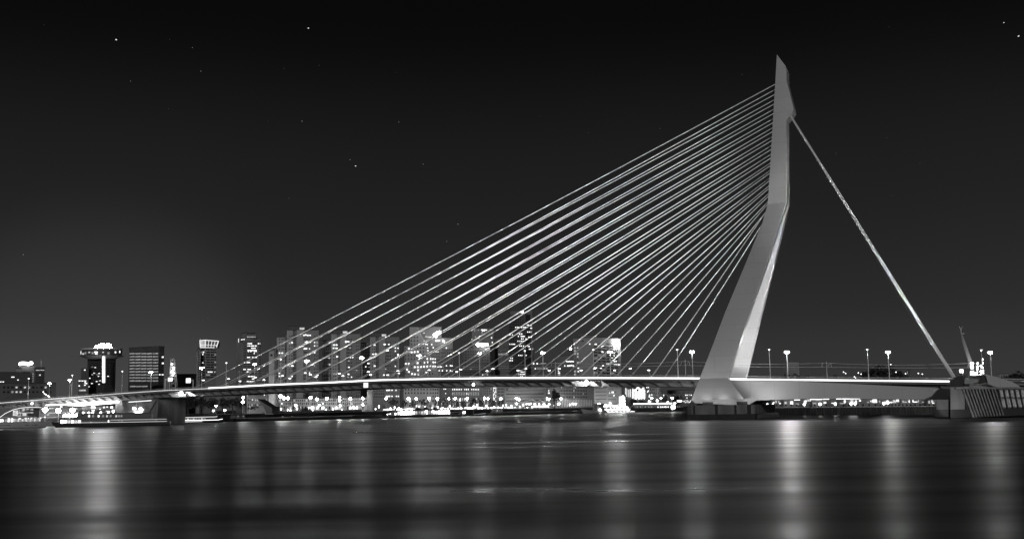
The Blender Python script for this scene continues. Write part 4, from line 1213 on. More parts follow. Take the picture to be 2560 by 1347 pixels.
# ------------------------------------------------------------------ promenade lamps
def plamp(h, r, m, name, g, cat='street lamp'):
    t = thing(name, '', cat, V((0, 0, 0)), g)
    MB().tube([(0, 0, 0), (0, 0, h - r)], [.12, .08], 6).build('post', 'steel', t)
    MB().tube([(-.35, 0, h - r * 1.2), (.35, 0, h - r * 1.2)], .1, 5).build('bracket', 'steel', t)
    MB().ball((0, 0, h), r, 10, 7, .85).build('globe', m, t)
    return t
tall = plamp(8, .75, 'globe', 'street_lamp', 'tall globe lamps along the far promenade')
low = plamp(4, .7, 'globelow', 'street_lamp', 'low globe lamps along the far promenade')
UP = [(540, 1014, 'among the dark trees under the deck'), (608, 993, 'upper of the stacked pair beside the pale low building'), (607, 1004, 'lower of the stacked pair beside the pale low building'), (701.6, 990, 'first right of the concrete slab tower'), (709.6, 994.5, 'second right of the concrete slab tower'), (720, 994.5, 'third right of the concrete slab tower, on a bright post'), (776, 994, 'above the bushy shrub'), (792.5, 997.5, 'right of the bushy shrub'), (817, 996, 'left of the second flats'), (849, 994, 'upper of two stacked below the second flats'), (849, 1000, 'lower of two stacked below the second flats'), (876, 996, 'left of the concrete column by thirty paces'), (907, 995, 'just left of the concrete column'), (965, 996, 'right of the concrete column'), (1021.5, 996, 'left end of the white waterfront building'), (1040.6, 996, 'middle of the white waterfront building'), (1073, 995, 'right half of the white waterfront building'), (1093.5, 996, 'right end of the white waterfront building'), (1122, 996, 'left end of the columned building'), (1138, 996, 'second along the columned building'), (1168, 995, 'middle of the columned building'), (1211.5, 995, 'left of a close pair right of the columned building'), (1219.5, 996, 'right of a close pair right of the columned building'), (1252, 996, 'right of the bright window strip'), (1291, 995.5, 'left of a close pair before the banded block'), (1297, 998, 'right of a close pair before the banded block'), (1331, 996, 'above the white canvas pavilion'), (1366, 996, 'left of a close pair beyond the canvas pavilion'), (1372, 997, 'right of a close pair beyond the canvas pavilion'), (1402.6, 996, 'left part of the finely gridded block'), (1434, 996.5, 'left of a close pair before the gridded block'), (1440, 997, 'right of a close pair before the gridded block'), (1469, 996, 'above the flagpoles'), (1500.5, 997, 'left end of the pale banded block'), (1515, 997.6, 'middle of the pale banded block'), (1532.6, 997, 'right end of the pale banded block'), (1552, 1002, 'left of the blazing funnel of the party boat'), (1629, 994, 'right of the gabled house, brightest there'), (1653, 994.5, 'slim, midway from gabled house to pylon'), (1680, 994, 'slim, near the pylon')]
LOW = [(533.5, 1026, 'left of the starry lamp, at the quay'), (562, 1025, 'right of the starry lamp, at the quay'), (739.5, 1012.5, 'left of the bushy shrub'), (799, 1012.5, 'right of the bushy shrub, largest'), (781, 1018, 'right beside the bushy shrub'), (850.6, 1013, 'below the second flats'), (907, 1011, 'left of the concrete column'), (884, 1017, 'in the glow left of the concrete column'), (1187, 1017, 'right of the columned building near the water'), (1179, 1025, 'beside the small workboat'), (1291.5, 1008.6, 'left of the canvas pavilion'), (1360, 1009.5, 'inside the canvas pavilion on its right'), (1373, 1010, 'right end of the canvas pavilion'), (1397.5, 1008.6, 'left part of the gridded block'), (1433, 1008.6, 'left of a low close pair'), (1439, 1008.6, 'right of a low close pair'), (1466, 1008.6, 'among the flagpoles'), (1497.6, 1008.6, 'right of the flagpoles'), (1514, 1011, 'left end of the party boat garlands'), (1525.5, 1007.5, 'above the party boat garlands'), (1551, 1011, 'at the foot of the blazing funnel'), (1623, 1003, 'under the bright lamp right of the gabled house'), (1643, 1001, 'left of the small lit kiosk'), (1646, 1008, 'lower, left of the small lit kiosk'), (1669, 1005, 'between kiosk and pylon'), (1687, 1007, 'last before the pylon foot')]
for (lst, proto, hh, sz, dY) in ((UP, tall, 8, 'tall', 12), (LOW, low, 4, 'low', 3)):
    first = True
    for x, y, d_ in lst:
        Y = YB(x) + dY + (25 if x in (1629, 1653, 1680, 1331) else 0)
        top = P(x, y, Y); p = V((top.x, top.y, GZ))
        o = proto if first else copy_tree(proto, p)
        first = False
        o.location = p; f = max(.25, (top.z - GZ) / hh); q = .72 + .5 * ((int(x) * 29) % 17) / 17; o.scale = (q, q, f)
        o['label'] = f'glowing {sz} globe lamp, {d_}'
# small street lamps receding up the approach street at far left
sl = plamp(7, .3, 'softest', 'street_lamp', 'small street lamps receding into the city at far left')
first = True
for i, (x, y, d_) in enumerate(((99, 921, 'topmost'), (99.5, 964.5, 'second from top'), (102, 972, 'third from the top'), (105, 976, 'fourth from the top'), (108, 979, 'fifth from the top'), (111, 983, 'middle one'), (115, 986, 'third from the bottom'), (120, 989, 'second from the bottom'), (123, 991, 'lowest'))):
    if i == 0: continue
    Y = 590 + 180 * (1 - i / 8.0); top = P(x, y, Y)
    o = sl if first else copy_tree(sl, V((0, 0, 0))); first = False
    o.location = V((top.x, top.y, top.z - 7)); o['label'] = f'small receding street lamp beyond the approach road, {d_} of its curving row'
# ------------------------------------------------------------------ flagpoles
fp = thing('flagpole', '', 'flagpole', V((0, 0, 0)), 'white flagpoles along the promenade')
MB().tube([(0, 0, 0), (0, 0, 6)], [.11, .07], 6).build('pole', 'white', fp)
MB().ball((0, 0, 6.05), .14, 6, 4).build('finial', 'white', fp)
first = True
for i, x in enumerate([612 + 6 * q for q in range(3)] + [718 + 11 * q for q in range(16)] + [1012 + 23 * q for q in range(11)] + [1386 + 4.2 * q for q in range(24)]):
    Y = YB(x) + 7 + (i % 3); p = GZP(x, Y, GZ)
    o = fp if first else copy_tree(fp, p); first = False
    o.location = p; o.scale = (1, 1, .8 + .35 * ((i * 37) % 10) / 10)
    o['label'] = 'thin white flagpole beside the pale low building' if x < 640 else 'thin white flagpole on the promenade below the flats' if x < 920 else 'thin white flagpole between the street trees' if x < 1300 else 'thin white flagpole in the dense row before the gridded block'

# ------------------------------------------------------------------ car light trails along the promenade, drawn as a strip-lit railing
root = thing('car_trail_railing', 'car light trails drawn as glowing strips along the far promenade below the street trees', 'railing', GZP(1120, YB(1120) + 4, GZ))
for j in range(40):
    x0 = 958 + j * 8.4; x1 = x0 + 6.6 - (j * 5 % 4)
    if 1036 < x0 < 1098: continue
    a, c = GZP(x0, YB(x0) + 3.5, GZ + .9), GZP(x1, YB(x1) + 3.5, GZ + .9)
    MB().obox(a, c - a, V((0, .15, 0)), V((0, 0, .8))).build('light_strip_or_trail', 'sign' if j % 3 else 'signdim', root)
k = MB()
for j in range(80):
    p = GZP(956 + j * 4.2, YB(956 + j * 4.2) + 3.9, GZ); k.obox(p, V((.08, 0, 0)), V((0, .08, 0)), V((0, 0, 1.8)))
k.build('posts', 'steel', root)['kind'] = 'stuff'
# embankment grass and lower wall on the left part
root = tag(MB().prism([GZP(688, 672, GZ), GZP(905, 712, GZ), GZP(905, 712, GZ + 1.6), GZP(700, 674, GZ + 1.2)], V((-1, 3, 0))).build('embankment', 'grass'), 'low sloping grey embankment below the flats along the quay', 'embankment'); recalc(root)
# angular sculpture
root = thing('angular_sculpture', 'dark angular sculpture like a rising ship bow on the quay', 'sculpture', GZP(668, 655, GZ))
o = MB().prism([P(x, y, 655) for x, y in ((644, 997), (656, 1005), (668, 1012.5), (677, 1017), (680, 1021), (680, 1036), (667, 1036), (663, 1024), (656, 1013), (649, 1006))], V((3, 5, 0))).build('bow', 'dhull', root); recalc(o)
o = MB().obox(GZP(662, 654, GZ - .4), V((5, 0, 0)), V((0, 7, 0)), V((0, 0, .7))).build('base', 'conc', root)
# quay beacon with mushroom head, small building, vertical letters
root = thing('quay_beacon', 'glowing mushroom headed beacon with a string of lights down its post', 'beacon', GZP(415, 588, GZ))
MB().tube([GZP(415, 588, 2), P(415, 1023, 588)], [.3, .25], 6).build('post', 'steel', root)
c = P(418, 1020, 588)
MB().loft([[c + V((r_ * math.cos(a), r_ * math.sin(a), z)) for a in [j * math.pi / 6 for j in range(12)]] for r_, z in ((.6, -.9), (1.5, -.3), (1.7, .2), (1.2, .7), (.4, .9))]).build('lamp_head', 'sign', root)
for j in range(6): MB().ball(P(415 - j * .15, 1025 + j * 3.4, 587.5), .28 + .06 * (j % 3), 7, 5).build('bulb', 'globelow', root)
b = Bld('kiosk', 'small pale kiosk left of the mushroom beacon', 'kiosk', 403, 592, GZ)
b.vol('wall', 397, 411, 1017, 'w1', depth=5); b.vol('roof_slab', 396, 412, 1016.2, 'roof', dy=-.4, depth=6, yb=1017.2); b.row([(400, 1036), (405, 1037)], 3, 3, 'L1'); b.done()


def text(body, px, py, Y, hpx, m, label, cat):
    cu = bpy.data.curves.new('letters', 'FONT'); cu.body = body; cu.align_x = 'CENTER'; cu.align_y = 'CENTER'
    cu.extrude = .12; cu.size = hpx * Y / F * 1.35; cu.offset = .03
    o = bpy.data.objects.new('letters', cu); COL.objects.link(o)
    dg = bpy.context.evaluated_depsgraph_get(); me = bpy.data.meshes.new_from_object(o.evaluated_get(dg))
    bpy.data.objects.remove(o)
    me.materials.clear(); me.materials.append(M[m])
    q = bpy.data.objects.new('illuminated_letter', me); COL.objects.link(q)
    q.location = P(px, py, Y); q.rotation_euler = (math.pi / 2, 0, 0)
    return tag(q, label, cat, 'stacked letters by the quay beacon')
text('V', 409, 1001.5, 586, 7, 'sign', 'illuminated letter V above another letter by the quay beacon', 'letter sign')
text('K', 410, 1010.5, 586, 7, 'sign', 'illuminated letter K just above the mushroom beacon', 'letter sign')

# white canvas pavilion
root = thing('canvas_pavilion', 'open pavilion under white peaked canvas roofs on the promenade', 'pavilion', GZP(1342, 805, GZ))
for x0, xm, x1, yb, yt in ((1310, 1331, 1341, 1005, 999), (1344, 1350, 1357, 1004, 999.5), (1358, 1363, 1369, 1004.5, 1000.5), (1369, 1372, 1376, 1004.5, 1002)):
    k = MB(); a, bq, c = P(x0, yb, 802), P(x1, yb, 802), P(xm, yt, 806)
    ym = (yb + yt) / 2 - .7
    k.loft([[a, a + V((0, 8, 0)), a + V((0, 8, .25)), a + V((0, 0, .25))], [P(x0 * .45 + xm * .55, ym, 801), P(x0 * .45 + xm * .55, ym, 811), P(x0 * .45 + xm * .55, ym - .9, 811), P(x0 * .45 + xm * .55, ym - .9, 801)],
            [c + V((0, -4, 0)), c + V((0, 5, 0)), c + V((0, 5, .35)), c + V((0, -4, .35))], [P(x1 * .45 + xm * .55, ym, 801), P(x1 * .45 + xm * .55, ym, 811), P(x1 * .45 + xm * .55, ym - .9, 811), P(x1 * .45 + xm * .55, ym - .9, 801)], [bq, bq + V((0, 8, 0)), bq + V((0, 8, .25)), bq + V((0, 0, .25))]])
    o = k.build('canvas_roof', 'canvas', root); recalc(o)
for x in (1311, 1322, 1333, 1341, 1349, 1357, 1364, 1370):
    MB().tube([GZP(x, 803, GZ), P(x, 1004, 803)], .12, 5).build('post', 'white', root)
for x, y in ((1317, 1009), (1323, 1009.5), (1327, 1008.5), (1348, 1010), (1337, 1010)):
    MB().ball(P(x, y, 805), .5, 8, 5).build('lamp', 'globelow', root)
MB().obox(P(1330, 1016.5, 800), V((41 * 800 / F, 0, 0)), V((0, .3, 0)), V((0, 0, .55))).build('light_strip_or_trail', 'sign', root)

# tiny lamps along the promenade
bo = thing('bollard_lamp', '', 'bollard lamp', V((0, 0, 0)), 'bollard lamps along the far promenade')
MB().tube([(0, 0, 0), (0, 0, 1.1)], .12, 6).build('post', 'dsteel', bo)
MB().ball((0, 0, 1.25), .34, 8, 5).build('globe', 'soft', bo)
first = True
r = random.Random(21)
for i in range(64):
    x = 690 + i * 12.9 + r.uniform(-5, 5)
    if 905 < x < 935: continue
    Y = YB(x) + 4.5 + r.random() * 14; p = GZP(x, Y, GZ)
    o = bo if first else copy_tree(bo, p); first = False
    o.location = p; o.scale = (1, 1, r.uniform(.7, 2.6))
    o['label'] = 'tiny bright bollard lamp on the far promenade ' + ('below the pale flats' if x < 920 else 'among the street trees' if x < 1260 else 'before the long apartment blocks')

# ------------------------------------------------------------------ boats
def hullmesh(L, Bm, z1, sheer=.8, rake=2.5, n=14, dirx=1):
    """x from 0 (stern) to L (bow)"""
    secs = []
    for i in range(n + 1):
        f = i / n
        wd_ = Bm / 2 * (min(1, .75 + f * 1.5) if f < .25 else 1) * (1 if f < .68 else max(.03, 1 - ((f - .68) / .32) ** 2))
        zt = z1 + sheer * max(0, (f - .55) / .45) ** 2
        xo = lambda z: f * L + (rake * f ** 4 * max(0, (z + .6) / (z1 + .6)) - rake * f ** 4)
        secs.append([V((xo(-.6) * dirx, -wd_ * .6, -.6)), V((xo(.4) * dirx, -wd_ * .93, .4)), V((xo(zt) * dirx, -wd_, zt)), V((xo(zt) * dirx, wd_, zt)), V((xo(.4) * dirx, wd_ * .93, .4)), V((xo(-.6) * dirx, wd_ * .6, -.6))])
    return MB().loft(secs)
class Boat:
    """local frame: x along the hull, y across (minus = near side), z up from the water"""
    def __init__(s, name, label, cat, p0, p1, B, z1, hullm, dirx=1, sheer=.8, rake=2.5, group=None):
        d = p1 - p0; d.z = 0
        s.root = thing(name, label, cat, V((p0.x, p0.y, 0)), group)
        s.L = d.length; s.root.rotation_euler.z = math.atan2(d.y, d.x); s.B = B
        o = hullmesh(s.L, B, z1, sheer, rake).build('hull', hullm, s.root, V((0, 0, 0))); recalc(o)
        s.p0, s.d = V((p0.x, p0.y, 0)), d.normalized()
    def xz(s, px, py, y=None):
        """local x, z of a pixel on the near side plane"""
        y = -s.B / 2 if y is None else y
        n = V((-s.d.y, s.d.x, 0)); p = hitplane(px, py, s.p0 + n * y, n)
        return (p - s.p0).dot(s.d), p.z
    def put(s, mb, part, m, parent=None):
        o = mb.build(part, m, None, V((0, 0, 0))); o.parent = parent or s.root; recalc(o); return o
    def box(s, part, m, x0, x1, y0, y1, z0, z1, tp=0.0, ts=0.0):
        return s.put(MB().hexa([(x0, y0, z0), (x1, y0, z0), (x1, y1, z0), (x0, y1, z0), (x0 + ts, y0 + .1, z1), (x1 - tp, y0 + .1, z1), (x1 - tp, y1 - .1, z1), (x0 + ts, y1 - .1, z1)]), part, m)
    def windows(s, xs, z, w_, h_, y, ms):
        for i, x in enumerate(xs):
            m = ms[i % len(ms)]
            o = bpy.data.objects.new('window', unitbox(m)); COL.objects.link(o); o.parent = s.root
            o.location = (x, y + .02, z); o.scale = (w_, .1, h_)

# 1 cruise boat at far left
p0, p1 = GZP(-190, 486, 0), GZP(128, 494, 0)
b = Boat('cruise_boat', 'sleek white cruise boat with a curved lit roofline at the far left edge', 'boat', p0, p1, 9, 2.5, 'hull', 1, .5, 3)
L = b.L
b.put(MB().loft([[(x, -4.56 * s_, 1.2), (x, 4.56 * s_, 1.2), (x, 4.56 * s_, 1.5), (x, -4.56 * s_, 1.5)] for x, s_ in ((0, .8), (L * .3, 1), (L * .66, 1), (L * .82, .74), (L * .9, .45))]), 'rubbing_band', 'dhull')
b.box('cabin', 'dhull', 4, L - 9, -3.9, 3.9, 2.5, 4.6, 3.5, .5)
b.windows([b.xz(x, 1053)[0] for x in (21, 29)], 3.6, .9, 1.6, -3.9, ['L2'])
b.windows([b.xz(x, 1053)[0] for x in (14, 35, 40, 45, 50, 55, 60, 65, 70, 75, 80, 86, 92, 98)], 3.5, .75, 1.3, -3.9, ['L0', 'L1', 'L0', 'L1'])
b.windows([b.xz(x, 1049)[0] for x in (47, 50, 62, 64, 70, 78, 101)], 4.2, .5, .3, -3.95, ['L2'])
b.box('upper_deck', 'hull', 2, L - 8, -4.1, 4.1, 4.6, 5.0, 2.5)
b.box('salon', 'dhull', 3, L - 13.5, -3.7, 3.7, 5.0, 8.6, 1.0, 1.0)
rl = [b.xz(x, y) for x, y in ((-60, 1082), (-25, 1062), (0, 1042.6), (12, 1033), (31, 1024), (47, 1020), (66, 1017.6), (85, 1017.6), (101, 1017.9))]
rl = [(x, max(5, z)) for x, z in rl]
b.put(MB().loft([[(x, -3.95, z - .15), (x, 3.95, z - .15), (x, 3.95, z + .2), (x, -3.95, z + .2)] for x, z in rl]), 'roof', 'hull')
b.put(MB().tube([(x, -4.02, z) for x, z in rl], .11, 6), 'roofline_light', 'signdim')
xx = b.xz(97, 1024)[0]
b.put(MB().tube([(rl[-1][0], -3.8, rl[-1][1]), (xx, -3.8, 5.0)], .1, 5), 'roof_post', 'white')
for x, y, w_, h_, m in ((37, 1032, 2.0, 2.3, 'L1'), (57, 1024, 1, 1, 'L1'), (60, 1035, 1.6, 1.3, 'L1'), (67, 1022, 1.4, .8, 'L0'), (74, 1031, 2.6, .3, 'L1'), (50, 1031.5, 2, .3, 'L1'), (78, 1023, 1.2, .8, 'L0')):
    q = b.xz(x, y); b.windows([q[0]], q[1], w_, h_, -3.66, [m])
b.put(MB().tube([(L - 8, -3, 5), (L - 5, -3, 3.4), (L - 1.5, -.4, 3.7), (L - 5, 3, 3.4), (L - 8, 3, 5)], .06, 5), 'bow_rail', 'white')
q = b.xz(3, 1051); b.windows([q[0]], q[1], 1.6, .8, -4.3, ['L3'])
# 2 large tour ship
p0, p1 = GZP(425, 508, 0), GZP(130, 497, 0)
b = Boat('tour_ship', 'long grey tour ship with lit decks moored before the approach viaduct', 'ship', p0, p1, 10, 1.7, 'dhull', 1, .6, 2)
# its bow points left, so the near side is +y
nearY = b.B / 2
L = b.L
def lx(px): return b.xz(px, 1050, nearY)[0]
def lz(px, py): return b.xz(px, py, nearY)[1]
def bwin(px, py, w_, h_, m, y=None):
    q = b.xz(px, py, nearY)
    o = bpy.data.objects.new('window', unitbox(m)); COL.objects.link(o); o.parent = b.root
    o.location = (q[0], (nearY - .55 if y is None else y) - .02, q[1]); o.rotation_euler.z = math.pi; o.scale = (w_ * .18, .1, h_ * .18)
b.box('main_cabin', 'w4', 6, lx(150), -4.4, nearY - .55, 1.7, lz(250, 1047), 1)
b.box('deck_edge', 'w3', 5, lx(142), -4.7, nearY - .1, lz(250, 1047) + .01, lz(250, 1045), 1)
b.box('upper_cabin', 'w5', 8, lx(203), -4.0, nearY - .8, lz(250, 1045) + .02, lz(250, 1034), 1)
b.box('sun_deck', 'w3', 7, lx(200), -4.4, nearY - .3, lz(250, 1034) + .01, lz(250, 1032.3), 1)
b.box('wheelhouse', 'w5', lx(205), lx(188), -3, nearY - 1.4, lz(250, 1045) + .02, lz(200, 1024), 1.5, .5)
b.put(MB().tube([(1, nearY + .05, 1.9), (L * .3, nearY + .05, 1.85), (L * .75, nearY + .05, 1.95), (L - 4, nearY * .72, 2.2)], .06, 6), 'gunwale_light', 'signdim')
b.put(MB().tube([(1, nearY - .1, 2.9), (L * .5, nearY - .1, 2.9)], .05, 6), 'gunwale_light', 'signdim')
for i in range(6): bwin(155 + i * 8.6, 1053.5, 6.6, 7.5, ['L3', 'L2', 'L1', 'L2', 'L1', 'L2'][i])
for x, m in ((222, 'L2'), (232, 'L0'), (246, 'L2'), (257, 'L0'), (267, 'L1'), (276, 'L0'), (290, 'L1'), (297, 'L0'), (303, 'L0')): bwin(x, 1039.5, 4, 5, m, nearY - .82)
for x, y, w_, h_, m in ((271, 1052, 3, 5, 'L2'), (297, 1050.5, 3, 2, 'L0'), (305, 1051, 3, 2, 'L0'), (227, 1055, 4, 3, 'L0')): bwin(x, y, w_, h_, m)
for x, y in ((222, 1031), (232, 1030.5), (252, 1030.5), (271, 1029.5), (283, 1029), (208, 1031)): b.put(MB().ball((b.xz(x, y, 2)[0], 2, b.xz(x, y, 2)[1]), .42, 7, 5), 'deck_lamp', 'soft')
for i in range(9): b.put(MB().obox((lx(195 - i * 4.6), nearY - 2, lz(190, 1042)), (.5, 0, 0), (0, .3, 0), (0, 0, 1.1 + .4 * (i % 2))), 'deck_light', 'soft')
b.put(MB().tube([(lx(168), 0, lz(168, 1047)), (lx(172), 0, lz(168, 1037))], .3, 6), 'flag_staff', 'white')
b.put(MB().tube([(L - .5, 0, 2.2), (L - 4, nearY * .6, 2.9), (L - 9, nearY * .9, 2.8)], .07, 5), 'bow_rail', 'white')
# 3 low motor boat, its light trails drawn as glowing tubes
p0, p1 = GZP(428, 570, 0), GZP(562, 596, 0)
b = Boat('passenger_boat', 'low dark passenger boat with two bright light trails drawn along its side', 'boat', p0, p1, 6, 1.2, 'dhull', 1, .6, 2)
L = b.L; b.box('cabin', 'w5', 1.5, L - 6, -2.6, 2.6, 1.2, 3.0, 2, .6); b.box('roof', 'w3', 1, L - 7, -2.8, 2.8, 3.01, 3.25, 1)
b.put(MB().tube([(1, -2.9, 3.1), (L - 9, -2.9, 3.1), (L - 7, -2.8, 3.2)], .12, 6), 'light_strip_or_trail', 'signdim')
b.put(MB().tube([(1, -3.05, 1.6), (L * .5, -3.08, 1.5), (L - 6.5, -3.02, 1.5), (L - 3, -2.0, 1.9)], .13, 6), 'light_strip_or_trail', 'sign2')
b.put(MB().tube([(.6, -3.0, .9), (L * .5, -3.08, .9)], .12, 6), 'light_strip_or_trail', 'signdim')
b.windows([3 + 1.7 * i for i in range(10)], 2.2, 1.2, .8, -2.55, ['L1', 'L0', 'L0', 'L1', 'L0'])
b.put(MB().tube([(L - 5, 0, 3), (L - 5.2, 0, 5)], .06, 5), 'mast', 'white')
# 4 barge along the quay
p0, p1 = GZP(575, 624, 0), GZP(955, 706, 0)
b = Boat('river_barge', 'very long low black river barge moored along the quay below the flats', 'barge', p0, p1, 9, 1.6, 'dhull', 1, .5, 1)
L = b.L; b.put(MB().tube([(1, -4.55, 1.7), (L * .5, -4.55, 1.7), (L * .75, -4.5, 1.7)], .1, 5), 'side_rail', 'white')
b.box('hatch_cover', 'w5', 10, L - 14, -3.6, 3.6, 1.6, 2.2); b.box('deckhouse', 'w4', 2, 8, -3, 3, 1.6, 3.6, .4, .4); b.windows([3.2, 5, 6.7], 2.9, .9, .7, -2.95, ['L0', 'glass2', 'L0'])
# 5 glowing floating restaurant
p0, p1 = GZP(962, 706, 0), GZP(1150, 752, 0)
b = Boat('floating_restaurant', 'glowing floating restaurant with dark tent roofs moored at the far quay', 'floating restaurant', p0, p1, 9, 1.3, 'dhull', 1, .1, .5)
L = b.L
x0, x1 = b.xz(996, 1030)[0], b.xz(1046, 1030)[0]; x2, x3 = b.xz(1048, 1030)[0], b.xz(1127, 1030)[0]
z0_, z1_ = 1.3, b.xz(1020, 1026)[1]
b.box('pavilion', 'w4', x0, x1, -3.6, 3.6, 1.3, z1_); b.box('pavilion', 'w4', x2, x3, -3.6, 3.6, 1.3, z1_)
b.box('roof', 'w5', x0 - .8, x1 + .4, -4.2, 4.2, z1_ + .01, z1_ + .5)
n_ = 8
b.windows([x0 + (x1 - x0) * (i + .5) / n_ for i in range(n_)], (z0_ + z1_) / 2 + .1, (x1 - x0) / n_ * .82, (z1_ - z0_) * .72, -3.6, ['L2', 'L3', 'L3', 'L3', 'L3', 'L3', 'L2', 'L1'])
n_ = 13
b.windows([x2 + (x3 - x2) * (i + .5) / n_ for i in range(n_)], (z0_ + z1_) / 2 + .1, (x3 - x2) / n_ * .75, (z1_ - z0_) * .7, -3.6, ['L0', 'L1', 'L1', 'L2', 'L0', 'L1', 'L2', 'L2', 'L3', 'L3', 'L3', 'L3', 'L3'])
for f in (.1, .35, .62):
    xa = x2 + (x3 - x2) * f; zt = z1_ + .1; hgt = 2.6 if f < .5 else 1.9
    ks = MB()
    rr = [[V((xa + r_ * math.cos(a) * 4.4, r_ * math.sin(a) * 3.9, zt + hgt * hh)) for a in [j * math.pi / 8 for j in range(16)]] for r_, hh in ((1, 0), (.62, .18), (.3, .5), (.08, .9), (.03, 1))]
    b.put(ks.loft(rr), 'tent_roof', 'w5')
b.box('roof', 'w5', x2 + (x3 - x2) * .72, x3 + .4, -4.1, 4.1, z1_ + .01, z1_ + .45)
for x, y in ((970, 1035), (977, 1034), (990, 1034), (1067, 1027), (1084, 1027)): q = b.xz(x, y); b.put(MB().ball((q[0], -4.0, q[1]), .5 if x > 985 else .3, 8, 5), 'lamp', 'globelow' if x > 985 else 'soft')
b.put(MB().tube([(x3 + .5, -2, 2.4), (L - 1, -2, 3.1)], .12, 5), 'gangway_rail', 'white')
b.put(MB().tube([(1, -4.6, 1.35), (L * .5, -4.6, 1.35), (L - 3, -4.5, 1.35)], .06, 5), 'deck_rail', 'steel')
# 6 small workboat
p0, p1 = GZP(1146, 745, 0), GZP(1215, 765, 0)
b = Boat('workboat', 'small dark workboat with two lamps right of the floating restaurant', 'boat', p0, p1, 5, 1.1, 'dhull', 1, .8, 1.5)
b.box('wheelhouse', 'w4', 2, 6, -1.6, 1.6, 1.1, 3.3, .6, .2); b.windows([3, 4.4], 2.6, .9, .7, -1.58, ['L2', 'L1']); b.put(MB().tube([(4, 0, 3.3), (4, 0, 6)], .08, 5), 'mast', 'steel')
q = b.xz(1161, 1030); b.put(MB().ball((q[0], -2.3, q[1]), .7, 8, 6), 'deck_lamp', 'globelow'); q = b.xz(1185, 1018); b.put(MB().ball((q[0], -2, q[1]), .6, 8, 6), 'deck_lamp', 'globelow'); b.put(MB().tube([(q[0], -2, 1), (q[0], -2, q[1])], .07, 5), 'lamp_post', 'steel')
# 7 barge right
p0, p1 = GZP(1225, 768, 0), GZP(1462, 825, 0)
b = Boat('river_barge', 'long low black barge moored below the canvas pavilion', 'barge', p0, p1, 9, 1.7, 'dhull', 1, .6, 1.2)
L = b.L; b.put(MB().tube([(1, -4.55, 1.8), (L * .7, -4.55, 1.8)], .09, 5), 'side_rail', 'white'); b.box('hatch_cover', 'w5', 12, L - 16, -3.4, 3.4, 1.7, 2.4); b.box('deckhouse', 'w3', 3, 9, -3, 3, 1.7, 4.0, .5, .4); b.windows([4, 6, 8], 3.2, 1, .7, -2.95, ['L1', 'L0', 'L0'])
# 8 grey tug
p0, p1 = GZP(1512, 828, 0), GZP(1455, 812, 0)
b = Boat('tugboat', 'grey tugboat with a flat topped wheelhouse left of the party boat', 'boat', p0, p1, 6, 2.0, 'hull', 1, 1.4, 2)
b.box('deckhouse', 'w3', 2, 11, -2.2, 2.2, 2.0, 4.2, 1, .3); b.box('wheelhouse', 'w3', 2.5, 9.5, -1.9, 1.9, 4.21, 6.2, .2, .2); b.box('roof', 'w5', 1.6, 10.4, -2.6, 2.6, 6.21, 6.7); b.put(MB().tube([(9, 0, 6.7), (9, 0, 9)], .1, 5), 'mast', 'steel')
for x in (3.6, 5.6, 7.6):
    o = bpy.data.objects.new('window', unitbox('glass')); COL.objects.link(o); o.parent = b.root; o.location = (x, 1.9, 5.4); o.rotation_euler.z = math.pi; o.scale = (1.2, .1, .9)
q = b.xz(1500, 1024, 3); b.put(MB().ball((q[0], 3.2, q[1]), .8, 8, 6), 'deck_lamp', 'globelow')
# 9 party boat
p0, p1 = GZP(1505, 832, 0), GZP(1592, 850, 0)
b = Boat('party_boat', 'brilliantly lit party boat hung with garlands of bulbs and a blazing funnel', 'boat', p0, p1, 8, 1.6, 'dhull', 1, .3, 1)
L = b.L; x0, x1 = b.xz(1508, 1024)[0], b.xz(1577, 1024)[0]; zt = b.xz(1540, 1020.5)[1]
b.box('saloon', 'w4', x0 - .3, x1 + .5, -3.4, 3.4, 1.6, zt); b.box('upper_deck', 'w3', x0 - 1, x1 + 1, -3.8, 3.8, zt + .01, zt + .3)
b.windows([x0 + (x1 - x0) * (i + .5) / 21 for i in range(21)], b.xz(1540, 1024)[1], (x1 - x0) / 21 * .7, 1.6, -3.4, ['L3', 'L3', 'L2'])
r = random.Random(5)
for i in range(46):
    x = x0 + (x1 - x0) * r.random(); h_ = (1 - abs((x - x0) / (x1 - x0) - .45) * 1.5)
    b.put(MB().ball((x, -3 + 4 * r.random(), zt + .5 + r.random() * max(.4, 2.8 * h_)), .26 + .2 * r.random(), 6, 4), 'bulb', 'globelow' if i % 3 == 0 else 'soft')
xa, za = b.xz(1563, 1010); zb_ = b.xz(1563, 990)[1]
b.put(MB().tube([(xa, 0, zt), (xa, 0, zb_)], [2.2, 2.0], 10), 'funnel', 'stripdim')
for i in range(16):
    a = i * 2.4; b.put(MB().ball((xa + 2.1 * math.cos(a), -2.1 * abs(math.sin(a)), zt + 1 + (zb_ - zt - 1) * i / 15), .45, 6, 4), 'bulb', 'globelow')
for i in range(24): b.put(MB().ball((x0 - 1 + (x1 - x0 + 4) * i / 23, -4.1, .7), .2, 6, 4), 'waterline_bulb', 'soft')
